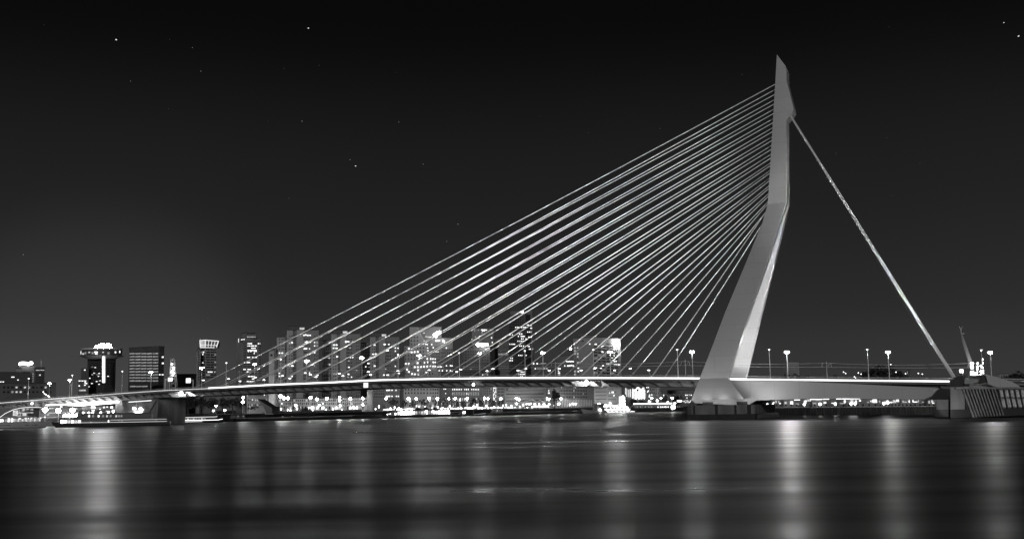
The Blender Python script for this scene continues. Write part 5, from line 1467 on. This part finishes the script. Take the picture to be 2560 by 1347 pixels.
# jetty with lit edge right of the party boat
a, c = GZP(1584, 852, 0), GZP(1725, 868, 0)
root = thing('jetty', 'dark jetty with a glowing edge between the party boat and the pylon foot', 'jetty', V((a.x, a.y, 0)))
d = (c - a)
o = MB().obox(a - V((0, 0, 1)), d, V((0, 9, 0)), V((0, 0, 4.2))).build('platform', 'quay', root); recalc(o)
o = MB().obox(a + V((0, -.25, 6.2)), d * .68, V((0, .25, 0)), V((0, 0, .35))).build('light_strip_or_trail', 'sign', root); recalc(o)
o = MB().obox(a + V((0, 1, 3.2)), d * .68, V((0, 6, 0)), V((0, 0, 2.6))).build('shed', 'w4', root); recalc(o)
for i, x in enumerate((1592, 1601, 1613, 1622, 1630, 1646, 1653.5, 1659, 1664, 1667, 1673)):
    p = P(x, 1016.8, 857); o = bpy.data.objects.new('window', unitbox('L0' if i < 5 else 'L2')); COL.objects.link(o); o.parent = root; o.location = V((p.x, a.y + d.y * (p.x - a.x) / d.x + .95, p.z)) - root.location; o.scale = (.8, .1, 1.1)
for x in (1588, 1606, 1627, 1648, 1668):
    p = GZP(x, 853, 3.2); MB().tube([V((p.x, p.y + .3, 3.2)), V((p.x, p.y + .3, 6.4))], .1, 5).build('post', 'steel', root)
root = thing('lit_ring_sign', 'bright ring shaped sign on the jetty left of the pylon foot', 'sign', GZP(1683, 850, 3.2))
c = P(1683, 1016.8, 850); ks = MB()
ks.tube([c + V((1.25 * math.cos(t_), 0, 1.25 * math.sin(t_))) for t_ in [j * math.pi / 8 for j in range(17)]], .42, 7)
ks.build('ring', 'sign', root); MB().tube([GZP(1680, 850, 3.2), P(1680, 1023, 850), P(1680, 1016, 850)], .35, 6).build('stem', 'sign', root)
b = Bld('kiosk', 'little waterside kiosk with a very bright front left of the pylon foot', 'kiosk', 1699, 872, 3.2)
b.vol('wall', 1690, 1708, 997.5, 'w4', depth=6); b.w(1699, 1001.8, 13, 3.4, 'L3'); b.w(1694, 1016, 2, 2.4, 'L1'); b.w(1699, 1016, 2, 2, 'L1'); b.done()
b = Bld('terrace_pavilion', 'low terrace with a cluster of tiny bulbs touching the pylon leg', 'pavilion', 1720, 880, 3.2)
b.vol('wall', 1707, 1742, 1008, 'w4', depth=6)
r = random.Random(9)
for i in range(22): b.w(1709 + r.random() * 24, 999.5 + r.random() * 7, 1.5, 1.5, 'L2')
b.vol('frame', 1707, 1742, 998.5, 'w5', dy=.8, depth=4); b.done()
# ------------------------------------------------------------------ things hung on the deck
def deckpt(px, py, t=-.3):
    s, z = onb(px, py, t); return s, z
root = thing('round_signal', 'round glowing navigation signal under the left deck edge', 'signal light', W(deckpt(453, 983)[0], -.5, deckpt(453, 983)[1]))
s, z = deckpt(453, 983.5)
def disc(s, z, r, n=20, rot=0, t0=-.55, t1=-.25):
    return MB().loft([[W(s + r * math.cos(a + rot), t0, z + r * math.sin(a + rot)) for a in [j * 2 * math.pi / n for j in range(n)]], [W(s + r * math.cos(a + rot), t1, z + r * math.sin(a + rot)) for a in [j * 2 * math.pi / n for j in range(n)]]])
o = disc(s, z, 1.05).build('panel', 'sign', root); recalc(o); o = disc(s, z, 1.2, 20, 0, -.25, .05).build('housing', 'dsteel', root); recalc(o)
MB().obox(W(s - .1, -.2, z), bu * .2, bn * .2, V((0, 0, dz(s) - z))).build('bracket', 'steel', root)
s, z = deckpt(1466, 956.5)
root = thing('diamond_signal', 'diamond shaped glowing navigation sign under the deck', 'signal light', W(s, -.5, z))
o = disc(s, z, 1.25, 4).build('panel', 'sign', root); recalc(o); o = disc(s, z, 1.45, 4, 0, -.25, .05).build('housing', 'dsteel', root); recalc(o)
MB().obox(W(s - .1, -.2, z), bu * .2, bn * .2, V((0, 0, dz(s) - z))).build('bracket', 'steel', root)
spot(W(s - 1.5, -.1, z - .9), W(s - 4, 5.0, z + .9), 3500, 100); spot(W(s + 1.5, -.1, z - .9), W(s + 4, 5.0, z + .9), 2500, 100)
s, z = deckpt(453, 984); spot(W(s + 1.5, -.1, z - .9), W(s + 4, 5.0, z + .9), 3000, 100); spot(W(s - 1.5, -.1, z - .9), W(s - 4, 5, z + .9), 3000, 100)
s, z = deckpt(915, 962.3)
root = thing('square_sign', 'square white illuminated sign with two small dark marks on the deck edge', 'sign', W(s, -.5, z))
o = MB().obox(W(s - 1.05, -.6, z - 1.05), bu * 2.1, bn * .3, V((0, 0, 2.1))).build('panel', 'signdim', root); recalc(o)
for q in (-.5, .25):
    o = MB().obox(W(s + q, -.64, z + .5), bu * .32, bn * .04, V((0, 0, .28))).build('mark', 'dsteel', root); recalc(o)
o = MB().obox(W(s - .15, -.66, z + .42), bu * .3, bn * .05, V((0, 0, .14))).build('mark', 'dsteel', root); recalc(o)
MB().obox(W(s - .1, -.25, z), bu * .2, bn * .2, V((0, 0, dz(s) - z - .2))).build('bracket', 'steel', root)
s, z = deckpt(1184, 961)
root = thing('signal_lamp', 'small bright lamp under the deck above the columned building', 'signal light', W(s, -.4, z))
MB().ball(W(s, -.4, z), .5, 8, 6).build('globe', 'globelow', root); MB().obox(W(s - .08, -.2, z), bu * .16, bn * .16, V((0, 0, dz(s) - z - .3))).build('bracket', 'steel', root)
s, z = deckpt(80, 1008)
root = thing('signal_lamp', 'small bright lamp on the underside of the approach viaduct at far left', 'signal light', W(s, -.4, z))
MB().ball(W(s, -.4, z), .5, 8, 6).build('globe', 'globelow', root); MB().obox(W(s - .08, -.2, z), bu * .16, bn * .16, V((0, 0, max(.6, dz(s) - z - .3)))).build('bracket', 'steel', root)
# long lamp under the approach viaduct
pts = [onb(x, y, 1.5) for x, y in ((115, 1012.3), (160, 1011), (200, 1010), (240, 1007.5), (296, 1004.2))]
o = MB().tube([W(s, 1.5, z) for s, z in pts], [.14, .25, .75, .72, .5], 8).build('underdeck_light', 'sign', bridge)
pts = [onb(x, y, 3.5) for x, y in ((322, 1004.5), (350, 1002.5), (378, 1000.5))]
MB().tube([W(s, 3.5, z) for s, z in pts], .22, 6).build('underdeck_light', 'signdim', bridge)
# pools of lamplight on the pier wall, built as glowing slabs
root = thing('wall_light_pool', 'bright shield shaped pool of lamplight on the dark sculptural pier', 'floodlight', W(*[onb(345, 1031, 5.6)[0], 5.6, onb(345, 1031, 5.6)[1]]))
def wl(pts): return MB().prism([W(onb(x, y, 5.5)[0], 5.5, onb(x, y, 5.5)[1]) for x, y in pts], bn * .35)
o = wl([(334.5, 1028), (355, 1027.6), (354, 1030), (350, 1033), (344, 1035), (339, 1032.5)]).build('lens', 'sign', root); recalc(o)  # glowing slab in the shape of the light pool
for pts in ([(331, 1019), (335, 1018), (339.5, 1021), (335, 1023), (331.5, 1022.5)], [(346, 1021), (350, 1018.6), (354, 1019), (350, 1022)], [(353, 1024.5), (357, 1022.6), (358, 1024), (355, 1025.5)]):
    o = wl(pts).build('side_pool', 'sign', root); recalc(o)
MB().tube([W(onb(342, 1005, 5.5)[0], 5.5, onb(342, 1005, 5.5)[1]), W(onb(340, 1020, 5.5)[0], 5.5, onb(340, 1020, 5.5)[1])], .12, 5).build('conduit', 'steel', root)
spot(W(onb(345, 1026, 3)[0], 2.5, onb(345, 1026, 3)[1]), W(onb(345, 1040, 6)[0], 6, 3), 2500, 110)
# big ball floodlights by the moored boats
bf = plamp(6, 1.15, 'globe', 'quay_floodlight', 'ball floodlights on the quay behind the boats at left', 'floodlight')
first = True
for x, y, d_ in ((1, 1028, 'at the left edge'), (113, 1024, 'behind the bow of the white cruise boat'), (146, 1026, 'in the middle'), (181, 1024.5, 'above the wheelhouse of the tour ship')):
    Y = 545; top = P(x, y, Y); o = bf if first else copy_tree(bf, V((0, 0, 0))); first = False
    o.location = V((top.x, top.y, top.z - 6)); o['label'] = 'blinding ball floodlight on the quay, ' + d_
# terminal behind the boats
b = Bld('ferry_terminal', 'low glazed ferry terminal with lit interior behind the tour ship', 'terminal', 250, 560, GZ)
b.vol('wall', 205, 312, 1015, 'w3', depth=14); b.vol('canopy', 200, 316, 1021, 'w5', dy=-3, depth=4, yb=1023)
for x, y, w_, h_, m in ((233, 1018, 11, 5, 'L3'), (233, 1025, 9, 3, 'L2'), (260, 1017.5, 5, 4, 'L2'), (268, 1016.5, 4, 3, 'L2'), (279, 1017.5, 6, 4, 'L3'), (250, 1022, 4, 2.5, 'L2'), (230, 1031, 8, 3, 'L1'), (252, 1031, 6, 2, 'L1'), (270, 1027, 12, 3, 'L1'), (283, 1026, 8, 6, 'L2'), (272, 1030.5, 7, 3, 'L1'), (290, 1024, 5, 3, 'L0')): b.w(x, y, w_, h_, m)
b.done()
b = Bld('ferry_terminal', 'low cluttered quay building with small lit windows behind the white cruise boat', 'terminal', 150, 568, GZ)
b.vol('wall', 100, 204, 1014, 'w4', depth=10)
for x, y, w_, h_, m in ((128, 1020, 12, 3, 'L1'), (136, 1019, 6, 2, 'L0'), (153, 1016, 7, 3, 'L2'), (170, 1031, 30, 2, 'L0'), (130, 1031.5, 20, 1.4, 'L1'), (195, 1031, 8, 2, 'L1'), (112, 1042, 4, 3, 'L2'), (120, 1036, 6, 4, 'L0'), (190, 1021, 9, 3, 'L1')): b.w(x, y, w_, h_, m)
b.done()
# ------------------------------------------------------------------ tram masts, and wires drawn white for the light trails
def cmast(px, ytop, label):
    s, z1 = onb(px, ytop, 17); z0 = dz(s)
    t = thing('tram_mast', label, 'mast', W(s, 17, z0), 'tram wire masts on the deck')
    MB().tube([W(s, 17, z0), W(s, 17, z1)], [.16, .1], 6).build('post', 'steel', t)
    h = z1 - z0
    k = MB()
    for a_, b_ in (((-1.5, h * .92), (1.5, h * .92)), ((-1.9, h * .72), (1.9, h * .72)), ((-1.5, h * .92), (-1.9, h * .72)), ((1.5, h * .92), (.4, h * .74)), ((1.5, h * .92), (1.9, h * .72))):
        k.tube([W(s + a_[0], 17, z0 + a_[1]), W(s + b_[0], 17, z0 + b_[1])], .07, 5)
    k.build('cross_frame', 'steel', t)
    return s, z0 + h * .92, z0 + h * .72
ms = [cmast(598, 926, 'tram mast with a triangular frame in front of the stepped tower'), cmast(823, 921, 'tram mast with a triangular frame in front of the middle flats'), cmast(1100, 912, 'tram mast in front of the office block with the wavy edge'), cmast(1388, 903.5, 'tram mast with a triangular frame left of the broad pale block'), cmast(1713, 899, 'tram mast with a bracket just left of the pylon'), cmast(2066, 903, 'lone tram mast midway between pylon and big dark tree'), cmast(2432, 903, 'tram mast beside the leaning mast')]
for i in range(len(ms) - 1):
    for j in (1, 2):
        a, c = ms[i], ms[i + 1]
        pts = []
        for q in range(7):
            f = q / 6; s = a[0] + (c[0] - a[0]) * f
            pts.append(W(s, 17, a[j] + (c[j] - a[j]) * f - 4 * f * (1 - f) * (.7 if j == 1 else .2)))
        o = MB().tube(pts, .055, 5).build('tram_trail_wire', 'white')
        tag(o, f'{"upper sagging" if j == 1 else "lower straight"} tram wire and light trail ' + ['over the left end of the stays', 'before the flats', 'before the dark towers', 'left of the pylon', 'through the pylon legs', 'near the backstay'][i], 'wire', 'tram wires and light trails above the deck')
# sign gantries on the left
for i, (xp, xa, xb, ya, yb, yt) in enumerate(((413, 421, 432, 943.5, 953, 946), (483, 466, 477, 945, 957, 948))):
    s, z1 = onb(xp, yt, 20); z0 = dz(s); t = thing('road_sign', ['lit road sign on a gantry left of the flared tower, nearer the dark block', 'lit road sign on a gantry beside the foot of the flared tower'][i], 'road sign', W(s, 20, z0), 'lit road signs over the approach')
    sa = onb(xa, ya, 20)[0]; sb = onb(xb, yb, 20)[0]; za = onb(xa, yb, 20)[1]; zb_ = onb(xa, ya, 20)[1]
    MB().tube([W(s, 20, z0), W(s, 20, z1)], .25, 6).build('post', 'white', t)
    MB().tube([W(s, 20, z1 - .5), W(sb if xp < 440 else sa, 20, z1 - .5)], .2, 6).build('beam', 'white', t)
    o = MB().obox(W(sa, 19.7, za), bu * (sb - sa), bn * .2, V((0, 0, zb_ - za))).build('sign_panel', 'signdim', t); recalc(o)
# two pedestrians by the railing
def person(px, label, h=1.75):
    s = onb(px, 943, 1.2)[0]; base = W(s, 1.2, dz(s))
    vs = [(0, 0, .93), (0, 0, 1.15), (0, .02, 1.38), (0, .01, 1.52), (0, -.02, 1.66), (.10, 0, .88), (.11, .03, .48), (.12, 0, .07), (.13, -.12, .04), (-.10, 0, .88), (-.12, -.06, .48), (-.12, .02, .07), (-.13, -.1, .04), (.2, .01, 1.38), (.27, .02, 1.1), (.24, -.1, .86), (-.2, .01, 1.38), (-.27, .03, 1.1), (-.25, -.06, .86)]
    es = [(0, 1), (1, 2), (2, 3), (3, 4), (0, 5), (5, 6), (6, 7), (7, 8), (0, 9), (9, 10), (10, 11), (11, 12), (2, 13), (13, 14), (14, 15), (2, 16), (16, 17), (17, 18)]
    rs = [.15, .14, .16, .06, .105, .09, .065, .045, .035, .09, .065, .045, .035, .06, .045, .035, .06, .045, .035]
    k_ = h / 1.75
    me = bpy.data.meshes.new('person'); me.from_pydata([V(v) * k_ for v in vs], es, [])
    me.materials.append(M['cloth'])
    o = bpy.data.objects.new('person', me); COL.objects.link(o); o.location = base
    sk = o.modifiers.new('skin', 'SKIN'); o.modifiers.new('sub', 'SUBSURF').levels = 1
    for i, r_ in enumerate(rs): me.skin_vertices[0].data[i].radius = (r_, r_)
    me.skin_vertices[0].data[0].use_root = True
    return tag(o, label, 'person', 'pedestrians on the deck left of the pylon')
person(1708, 'person in dark clothes standing on the deck, left of the tram mast by the pylon')
person(1715.5, 'person in dark clothes standing on the deck right beside the tram mast by the pylon', 1.85)
# ------------------------------------------------------------------ right bank: houses behind the side girder
hs = [(1895, 1925, 1001, []), (1926, 1958, 996, [(1934, 1006, 4, 4), (1940, 1003, 3, 8), (1950, 1008, 4, 3), (1947, 1004, 3, 6)]), (1958, 1998, 992, [(1964, 1006.5, 6, 7), (1979, 1006, 8, 8), (1994, 1009, 9, 2)]), (1998, 2030, 990, [(2013, 1004, 7, 8), (2022, 1000, 12, 6)]), (2030, 2072, 990, [(2036, 1008, 9, 2), (2062, 1006, 7, 4), (2045, 998, 14, 3)]), (2072, 2116, 990, [(2083, 1007, 10, 2), (2106, 1008, 14, 2), (2112, 1003, 5, 8)]), (2116, 2150, 990, [(2130, 1002, 8, 8), (2140, 1004, 4, 9)]), (2150, 2196, 990, [(2150, 1001, 6, 3), (2178, 1002.5, 6, 6), (2187, 1002, 12, 9), (2170, 1005, 5, 2)]), (2196, 2226, 990, [(2199, 1003, 3, 4), (2218, 1004, 4, 4)]), (2226, 2252, 990, [(2228, 1005, 6, 3), (2236, 1003, 9, 8), (2244, 1001, 7, 6)]), (2252, 2282, 990, [(2262, 1004.5, 12, 2), (2273, 1003, 2.5, 7), (2258, 1003, 3, 5)]), (2282, 2318, 990, [(2288, 1004, 12, 2), (2296, 1002, 2, 7), (2282.5, 1002, 2.5, 7), (2307, 1004.5, 4, 2.5)]), (2318, 2350, 992, [(2323, 1005, 4, 7), (2333, 1007.5, 6, 1.6), (2333, 1004, 6, 1.4), (2330, 1003, 1.5, 7)])]
hd = ['dark low shed next to the pylon foot', 'low house with small scattered lights right of the pylon foot', 'house with three outlined bright windows', 'pale house with one tall lit window', 'house with a glowing eaves line left of centre', 'house with long lit sills in the middle of the row', 'house with a pair of bright glazed bays', 'house with one large brilliant window', 'narrow dim house right of the brilliant window', 'house with two square lit bays', 'house with a U shaped lit window', 'house with a second U shaped lit window', 'last house beside the bascule pier with stacked light bars']
for i, (x0, x1, y, lw) in enumerate(hs):
    Yh = 552 - (x0 - 1884) / 461 * 94 + 22
    b = Bld('quay_house', 'quayside ' + hd[i] + ' below the side girder', 'house', (x0 + x1) / 2, Yh, GR, 'row of houses along the right quay')
    b.vol('wall', x0, x1 - .6, y, 'w3' if i % 2 else 'w2', depth=10)
    b.vol('eaves', x0, x1 - .6, 993.5, 'w5', dy=-.5, depth=1.0, yb=995.5)
    for j, (x, yy, w_, h_) in enumerate(lw): b.w(x, yy, w_, h_, 'L2' if (i + j) % 2 else 'L1')
    for j in range(3): b.w(x0 + (x1 - x0) * (j + .5) / 3, 1012, 4, 5, 'glass')
    b.done()
for i, (x0, x1, yy) in enumerate(((1986, 2000, 999), (2026, 2056, 997.5), (2059, 2064, 997), (2066, 2073, 997), (2091, 2104, 996.5), (2106, 2122, 996.3), (2122, 2152, 996))):
    Yh = 552 - (x0 - 1884) / 461 * 94 + 20.5
    o = MB().prism([P(x0, yy + .9, Yh), P(x1, yy + .9, Yh), P(x1, yy - .6, Yh), P(x0, yy - .6, Yh)], V((0, .3, 0))).build('eaves_light', 'sign2'); recalc(o)
    tag(o, ['short strip lamp under eaves above the outlined windows', 'longest strip lamp in the left half of the house row', 'tiny strip lamp right of the longest one', 'second tiny strip lamp of the house row', 'strip lamp above the lit sills, left piece', 'strip lamp above the lit sills, right piece', 'long strip lamp above the glazed bays'][i], 'strip lamp', 'strip lamps under the eaves of the quay houses')
ql = plamp(1.6, .55, 'globelow', 'quay_lamp', 'low ball lamps along the right quay edge', 'quay lamp')
first = True
for x, y, d_ in ((1918, 1011, 'nearest to the pylon foot'), (1932.5, 1011, 'before the small scattered lights'), (2011, 1010, 'before the pale house'), (2050, 1009.5, 'before the glowing eaves'), (2088.5, 1009, 'before the lit sills'), (2128, 1008, 'before the glazed bays, left'), (2138, 1008, 'before the glazed bays, right'), (2209.5, 1007.5, 'before the narrow dim house'), (2219, 1005, 'right of the narrow dim house')):
    Yh = 552 - (x - 1884) / 461 * 94 + 3; top = P(x, y, Yh)
    o = ql if first else copy_tree(ql, V((0, 0, 0))); first = False
    o.location = V((top.x, top.y, GR)); o.scale = (1, 1, max(.3, (top.z - GR) / 1.6)); o['label'] = 'low ball lamp on the right quay edge, ' + d_
# tower block and skyline behind the deck on the right
b = Bld('apartment_tower', 'small pale distant tower block right of the pylon', 'building', 1980, 1100, GR)
b.vol('wall', 1962, 1997, 905, 'w1', depth=18, xm=1968, phi=70)
for j in range(6): b.w(1982, 910 + j * 5.4, 26, 1.6, 'glass2')
b.done()
for i, (x0, x1, y, m, lab) in enumerate(((2015, 2022, 940, 'w5', 'tiny dark block in the middle of the right horizon'), (2084, 2092, 938, 'w5', 'small dark block between the tram mast and the big tree'), (2268, 2275, 925, 'w3', 'slim distant church tower right of the big dark tree'), (2494, 2520, 935, 'w1', 'pale low distant row above the bascule roof'), (2524, 2560, 938, 'w2', 'grey low distant row at the right edge'), (2400, 2442, 946, 'w2', 'low grey cabin between the backstay foot and the bascule roof'))):
    b = Bld('distant_block', lab, 'building', (x0 + x1) / 2, 760 if i < 5 else 440, GR)
    b.vol('wall', x0, x1, y, m, depth=12); b.grid(x0, x1, y + 1, 946, 4, 2, .6, .5, 'glass', .1); b.done()
tb = [(2136, 943, 'left one by the big tree'), (2139, 945, 'lowest by the big tree'), (2146, 933, 'upper one by the big tree'), (2153, 936, 'nearest to the big tree'), (2264, 935, 'in front of the slim church tower'), (2296, 934, 'left of two near the backstay'), (2306, 936, 'right of two near the backstay'), (2109, 931, 'on the bent arm'), (2114, 934, 'lower on the bent arm'), (2240, 931, 'right of the lit lamp post'), (2227, 912, 'low on the lit lamp post')]
pr = None
for x, y, d_ in tb:
    Y = 620; top = P(x, y, Y)
    if pr is None:
        pr = thing('street_lamp', '', 'street lamp', V((0, 0, 0)), 'small distant lamps behind the right part of the deck')
        MB().tube([(0, 0, -8), (0, 0, 0)], .08, 5).build('post', 'dsteel', pr); MB().ball((0, 0, .3), .26, 7, 5).build('globe', 'softest', pr); o = pr
    else: o = copy_tree(pr, V((0, 0, 0)))
    o.location = top; o['label'] = 'small distant street lamp, ' + d_
# ------------------------------------------------------------------ bascule pier with slanted slats
YQ = 372
bp_ = thing('bascule_pier', 'massive bascule pier clad in slanted slats with a sloping grey roof at the right edge', 'bridge pier', GZP(2470, YQ, 0))
def pp(pts, Y, ext, part, m, par=None):
    o = MB().prism([P(x, y, Y) for x, y in pts], ext).build(part, m, par or bp_, wloc(bp_)); recalc(o); return o
D = V((.43, .9, 0)) * 22
pp([(2376, 1044.5), (2640, 1034), (2640, 1016), (2376, 1023.5)], YQ + .6, D, 'base', 'wetconc')
pp([(2376, 1023.4), (2412, 1022.4), (2412, 967.5), (2376, 967.5)], YQ + 1.0, D, 'end_wall', 'conc')
pp([(2412.1, 1022), (2640, 1016), (2640, 972), (2412.1, 972)], YQ + 3.5, V((.43, .9, 0)) * 18, 'inner_wall', 'w5')
pp([(2389, 967), (2640, 967), (2640, 972), (2389, 972)], YQ, V((0, 5, 0)), 'top_beam', 'bracket')
pp([(2415, 967), (2465, 956.5), (2492, 966.9), (2488, 966.9), (2465, 959), (2424, 966.9)], YQ + .2, V((0, 2, 0)), 'gable_beam', 'bracket')
pp([(2469, 966.5), (2470, 958), (2464, 935), (2500, 944), (2528, 953), (2549, 964.5), (2549, 968.5), (2497, 967)], YQ + 2.5, V((2, 20, 0)), 'roof', 'strut')
pp([(2445, 957), (2451, 945), (2463.5, 936), (2468, 957)], YQ + 3.5, V((2, 18, 0)), 'roof_side', 'wetconc')
for i in range(11):
    xt = 2407 + i * 7.9; sl_ = 26 - i * .5
    m_ = 'bracket' if i % 1 == 0 else 'conc'
    pp([(xt, 972), (xt + 3.4, 972), (xt + 3.4 + sl_, 1043 - i * .5), (xt + sl_, 1043 - i * .5)], YQ - .2, V((0, .7, 0)), 'slat', m_)
for i in range(9):
    for (ya, yb, off) in ((974, 992, 0), (996, 1017.5, 3.5)):
        xa = 2500 + i * 13.4 + off; w_ = 9.5
        pp([(xa + 3, yb), (xa + 3 + w_, yb), (xa + w_, ya), (xa, ya)], YQ + 2.9, V((0, .4, 0)), 'window', 'L0p')
for i in range(10):
    xa = 2494 + i * 13.4
    pp([(xa, 972), (xa + 3.2, 972), (xa + 10.5 + 3.2, 1020), (xa + 10.5, 1020)], YQ + .1, V((0, .6, 0)), 'mullion', 'wetconc')
pp([(2484, 992.5), (2640, 992.5), (2640, 995.5), (2484, 995.5)], YQ + .9, V((0, .6, 0)), 'rail', 'conc')
pp([(2462, 1017.5), (2640, 1015.5), (2640, 1018), (2462, 1020)], YQ + .9, V((0, .6, 0)), 'rail', 'conc')
# lower abutment under the girder end
pp([(2341, 1041.5), (2376, 1041.5), (2376, 998.5), (2341, 998.5)], YQ + 3, V((.43, .9, 0)) * 30, 'abutment', 'conc')
pp([(2338, 1042), (2376, 1042), (2376, 1023), (2338, 1023)], YQ + 2.4, V((.43, .9, 0)) * 31, 'fender', 'wetconc')
# anchor housing on the deck
pp([(2356, 966), (2372, 962), (2384, 948), (2391, 941), (2408, 938), (2408, 966)], YQ + 8, V((.43, .9, 0)) * 4, 'anchor_housing', 'wetconc')
spot(V((P(2392, 1000, YQ - 6).x, YQ - 7, 2.2)), P(2398, 1000, YQ + 1), 900, 100)
# leaning mast
root = thing('leaning_mast', 'pale leaning mast with a forked tip behind the backstay foot', 'mast', P(2438, 950, 420))
o = MB().tube([P(2441, 955, 420), P(2428, 913, 420), P(2409, 852, 420), P(2403, 832, 420)], [.95, .85, .5, .22], 8).build('boom', 'w2', root)
MB().tube([P(2403, 834, 420), P(2402, 819, 420)], .12, 6).build('tip', 'steel', root)
MB().tube([P(2398, 815, 420), P(2399.5, 820, 420), P(2402, 821, 420), P(2405, 819, 420), P(2406, 815, 420)], .1, 6).build('fork', 'steel', root)
MB().tube([P(2405, 834, 420), P(2411, 833, 420)], .12, 5).build('stub', 'steel', root)
spot(P(2446, 940, 415), P(2420, 890, 420), 4000, 40)
for i, (x0, x1, y0, y1, d_) in enumerate(((2427, 2434, 906, 911, 'topmost of the stack at the leaning mast'), (2428, 2433, 913, 921, 'second of the stack at the leaning mast'), (2427, 2434, 927, 937, 'largest of the stack at the leaning mast'), (2430, 2435, 940, 949, 'lowest of the stack at the leaning mast'), (2437, 2441, 930, 955, 'tall slim, right of the stack'))):
    Y = 408; o = MB().prism([P(x0, y1, Y), P(x1, y1, Y), P(x1, y0, Y), P(x0, y0, Y)], V((0, .4, 0))).build('traffic_signal', 'sign' if i != 3 else 'signdim'); recalc(o)
    tag(o, 'glowing signal panel, ' + d_, 'signal panel', 'glowing signal panels beside the leaning mast')
for i, (x, ys, d_) in enumerate(((2443.5, (908, 916, 922, 930, 938, 944), 'left'), (2452, (914, 928, 936), 'middle'), (2456.5, (898, 907, 919, 926, 932), 'right'))):
    root = thing('signal_pole', f'{d_} one of three signal poles strung with small lamps by the leaning mast', 'signal pole', P(x, 950, 405), 'signal poles by the leaning mast')
    MB().tube([P(x + 1, 955, 405), P(x, ys[0] - 2, 405)], .08, 5).build('post', 'steel', root)
    for y in ys: MB().ball(P(x + ((y * 7) % 3 - 1) * .6, y, 404.6), .26 + .05 * (int(y) % 3), 7, 5).build('lamp', 'soft', root)
root = thing('wall_lamp', 'square glowing lamp on a short post right of the backstay foot', 'lamp', P(2404.5, 940, 404))
p = P(2404.5, 927, 404); MB().obox(p - V((.55, 0, .5)), V((1.1, 0, 0)), V((0, .6, 0)), V((0, 0, 1.0))).build('lamp_box', 'sign', root); MB().tube([P(2407, 950, 404.3), P(2407, 928, 404.3)], .09, 5).build('post', 'steel', root)
s0, s1 = onb(2440, 916, 22)[0], onb(2600, 917, 22)[0]
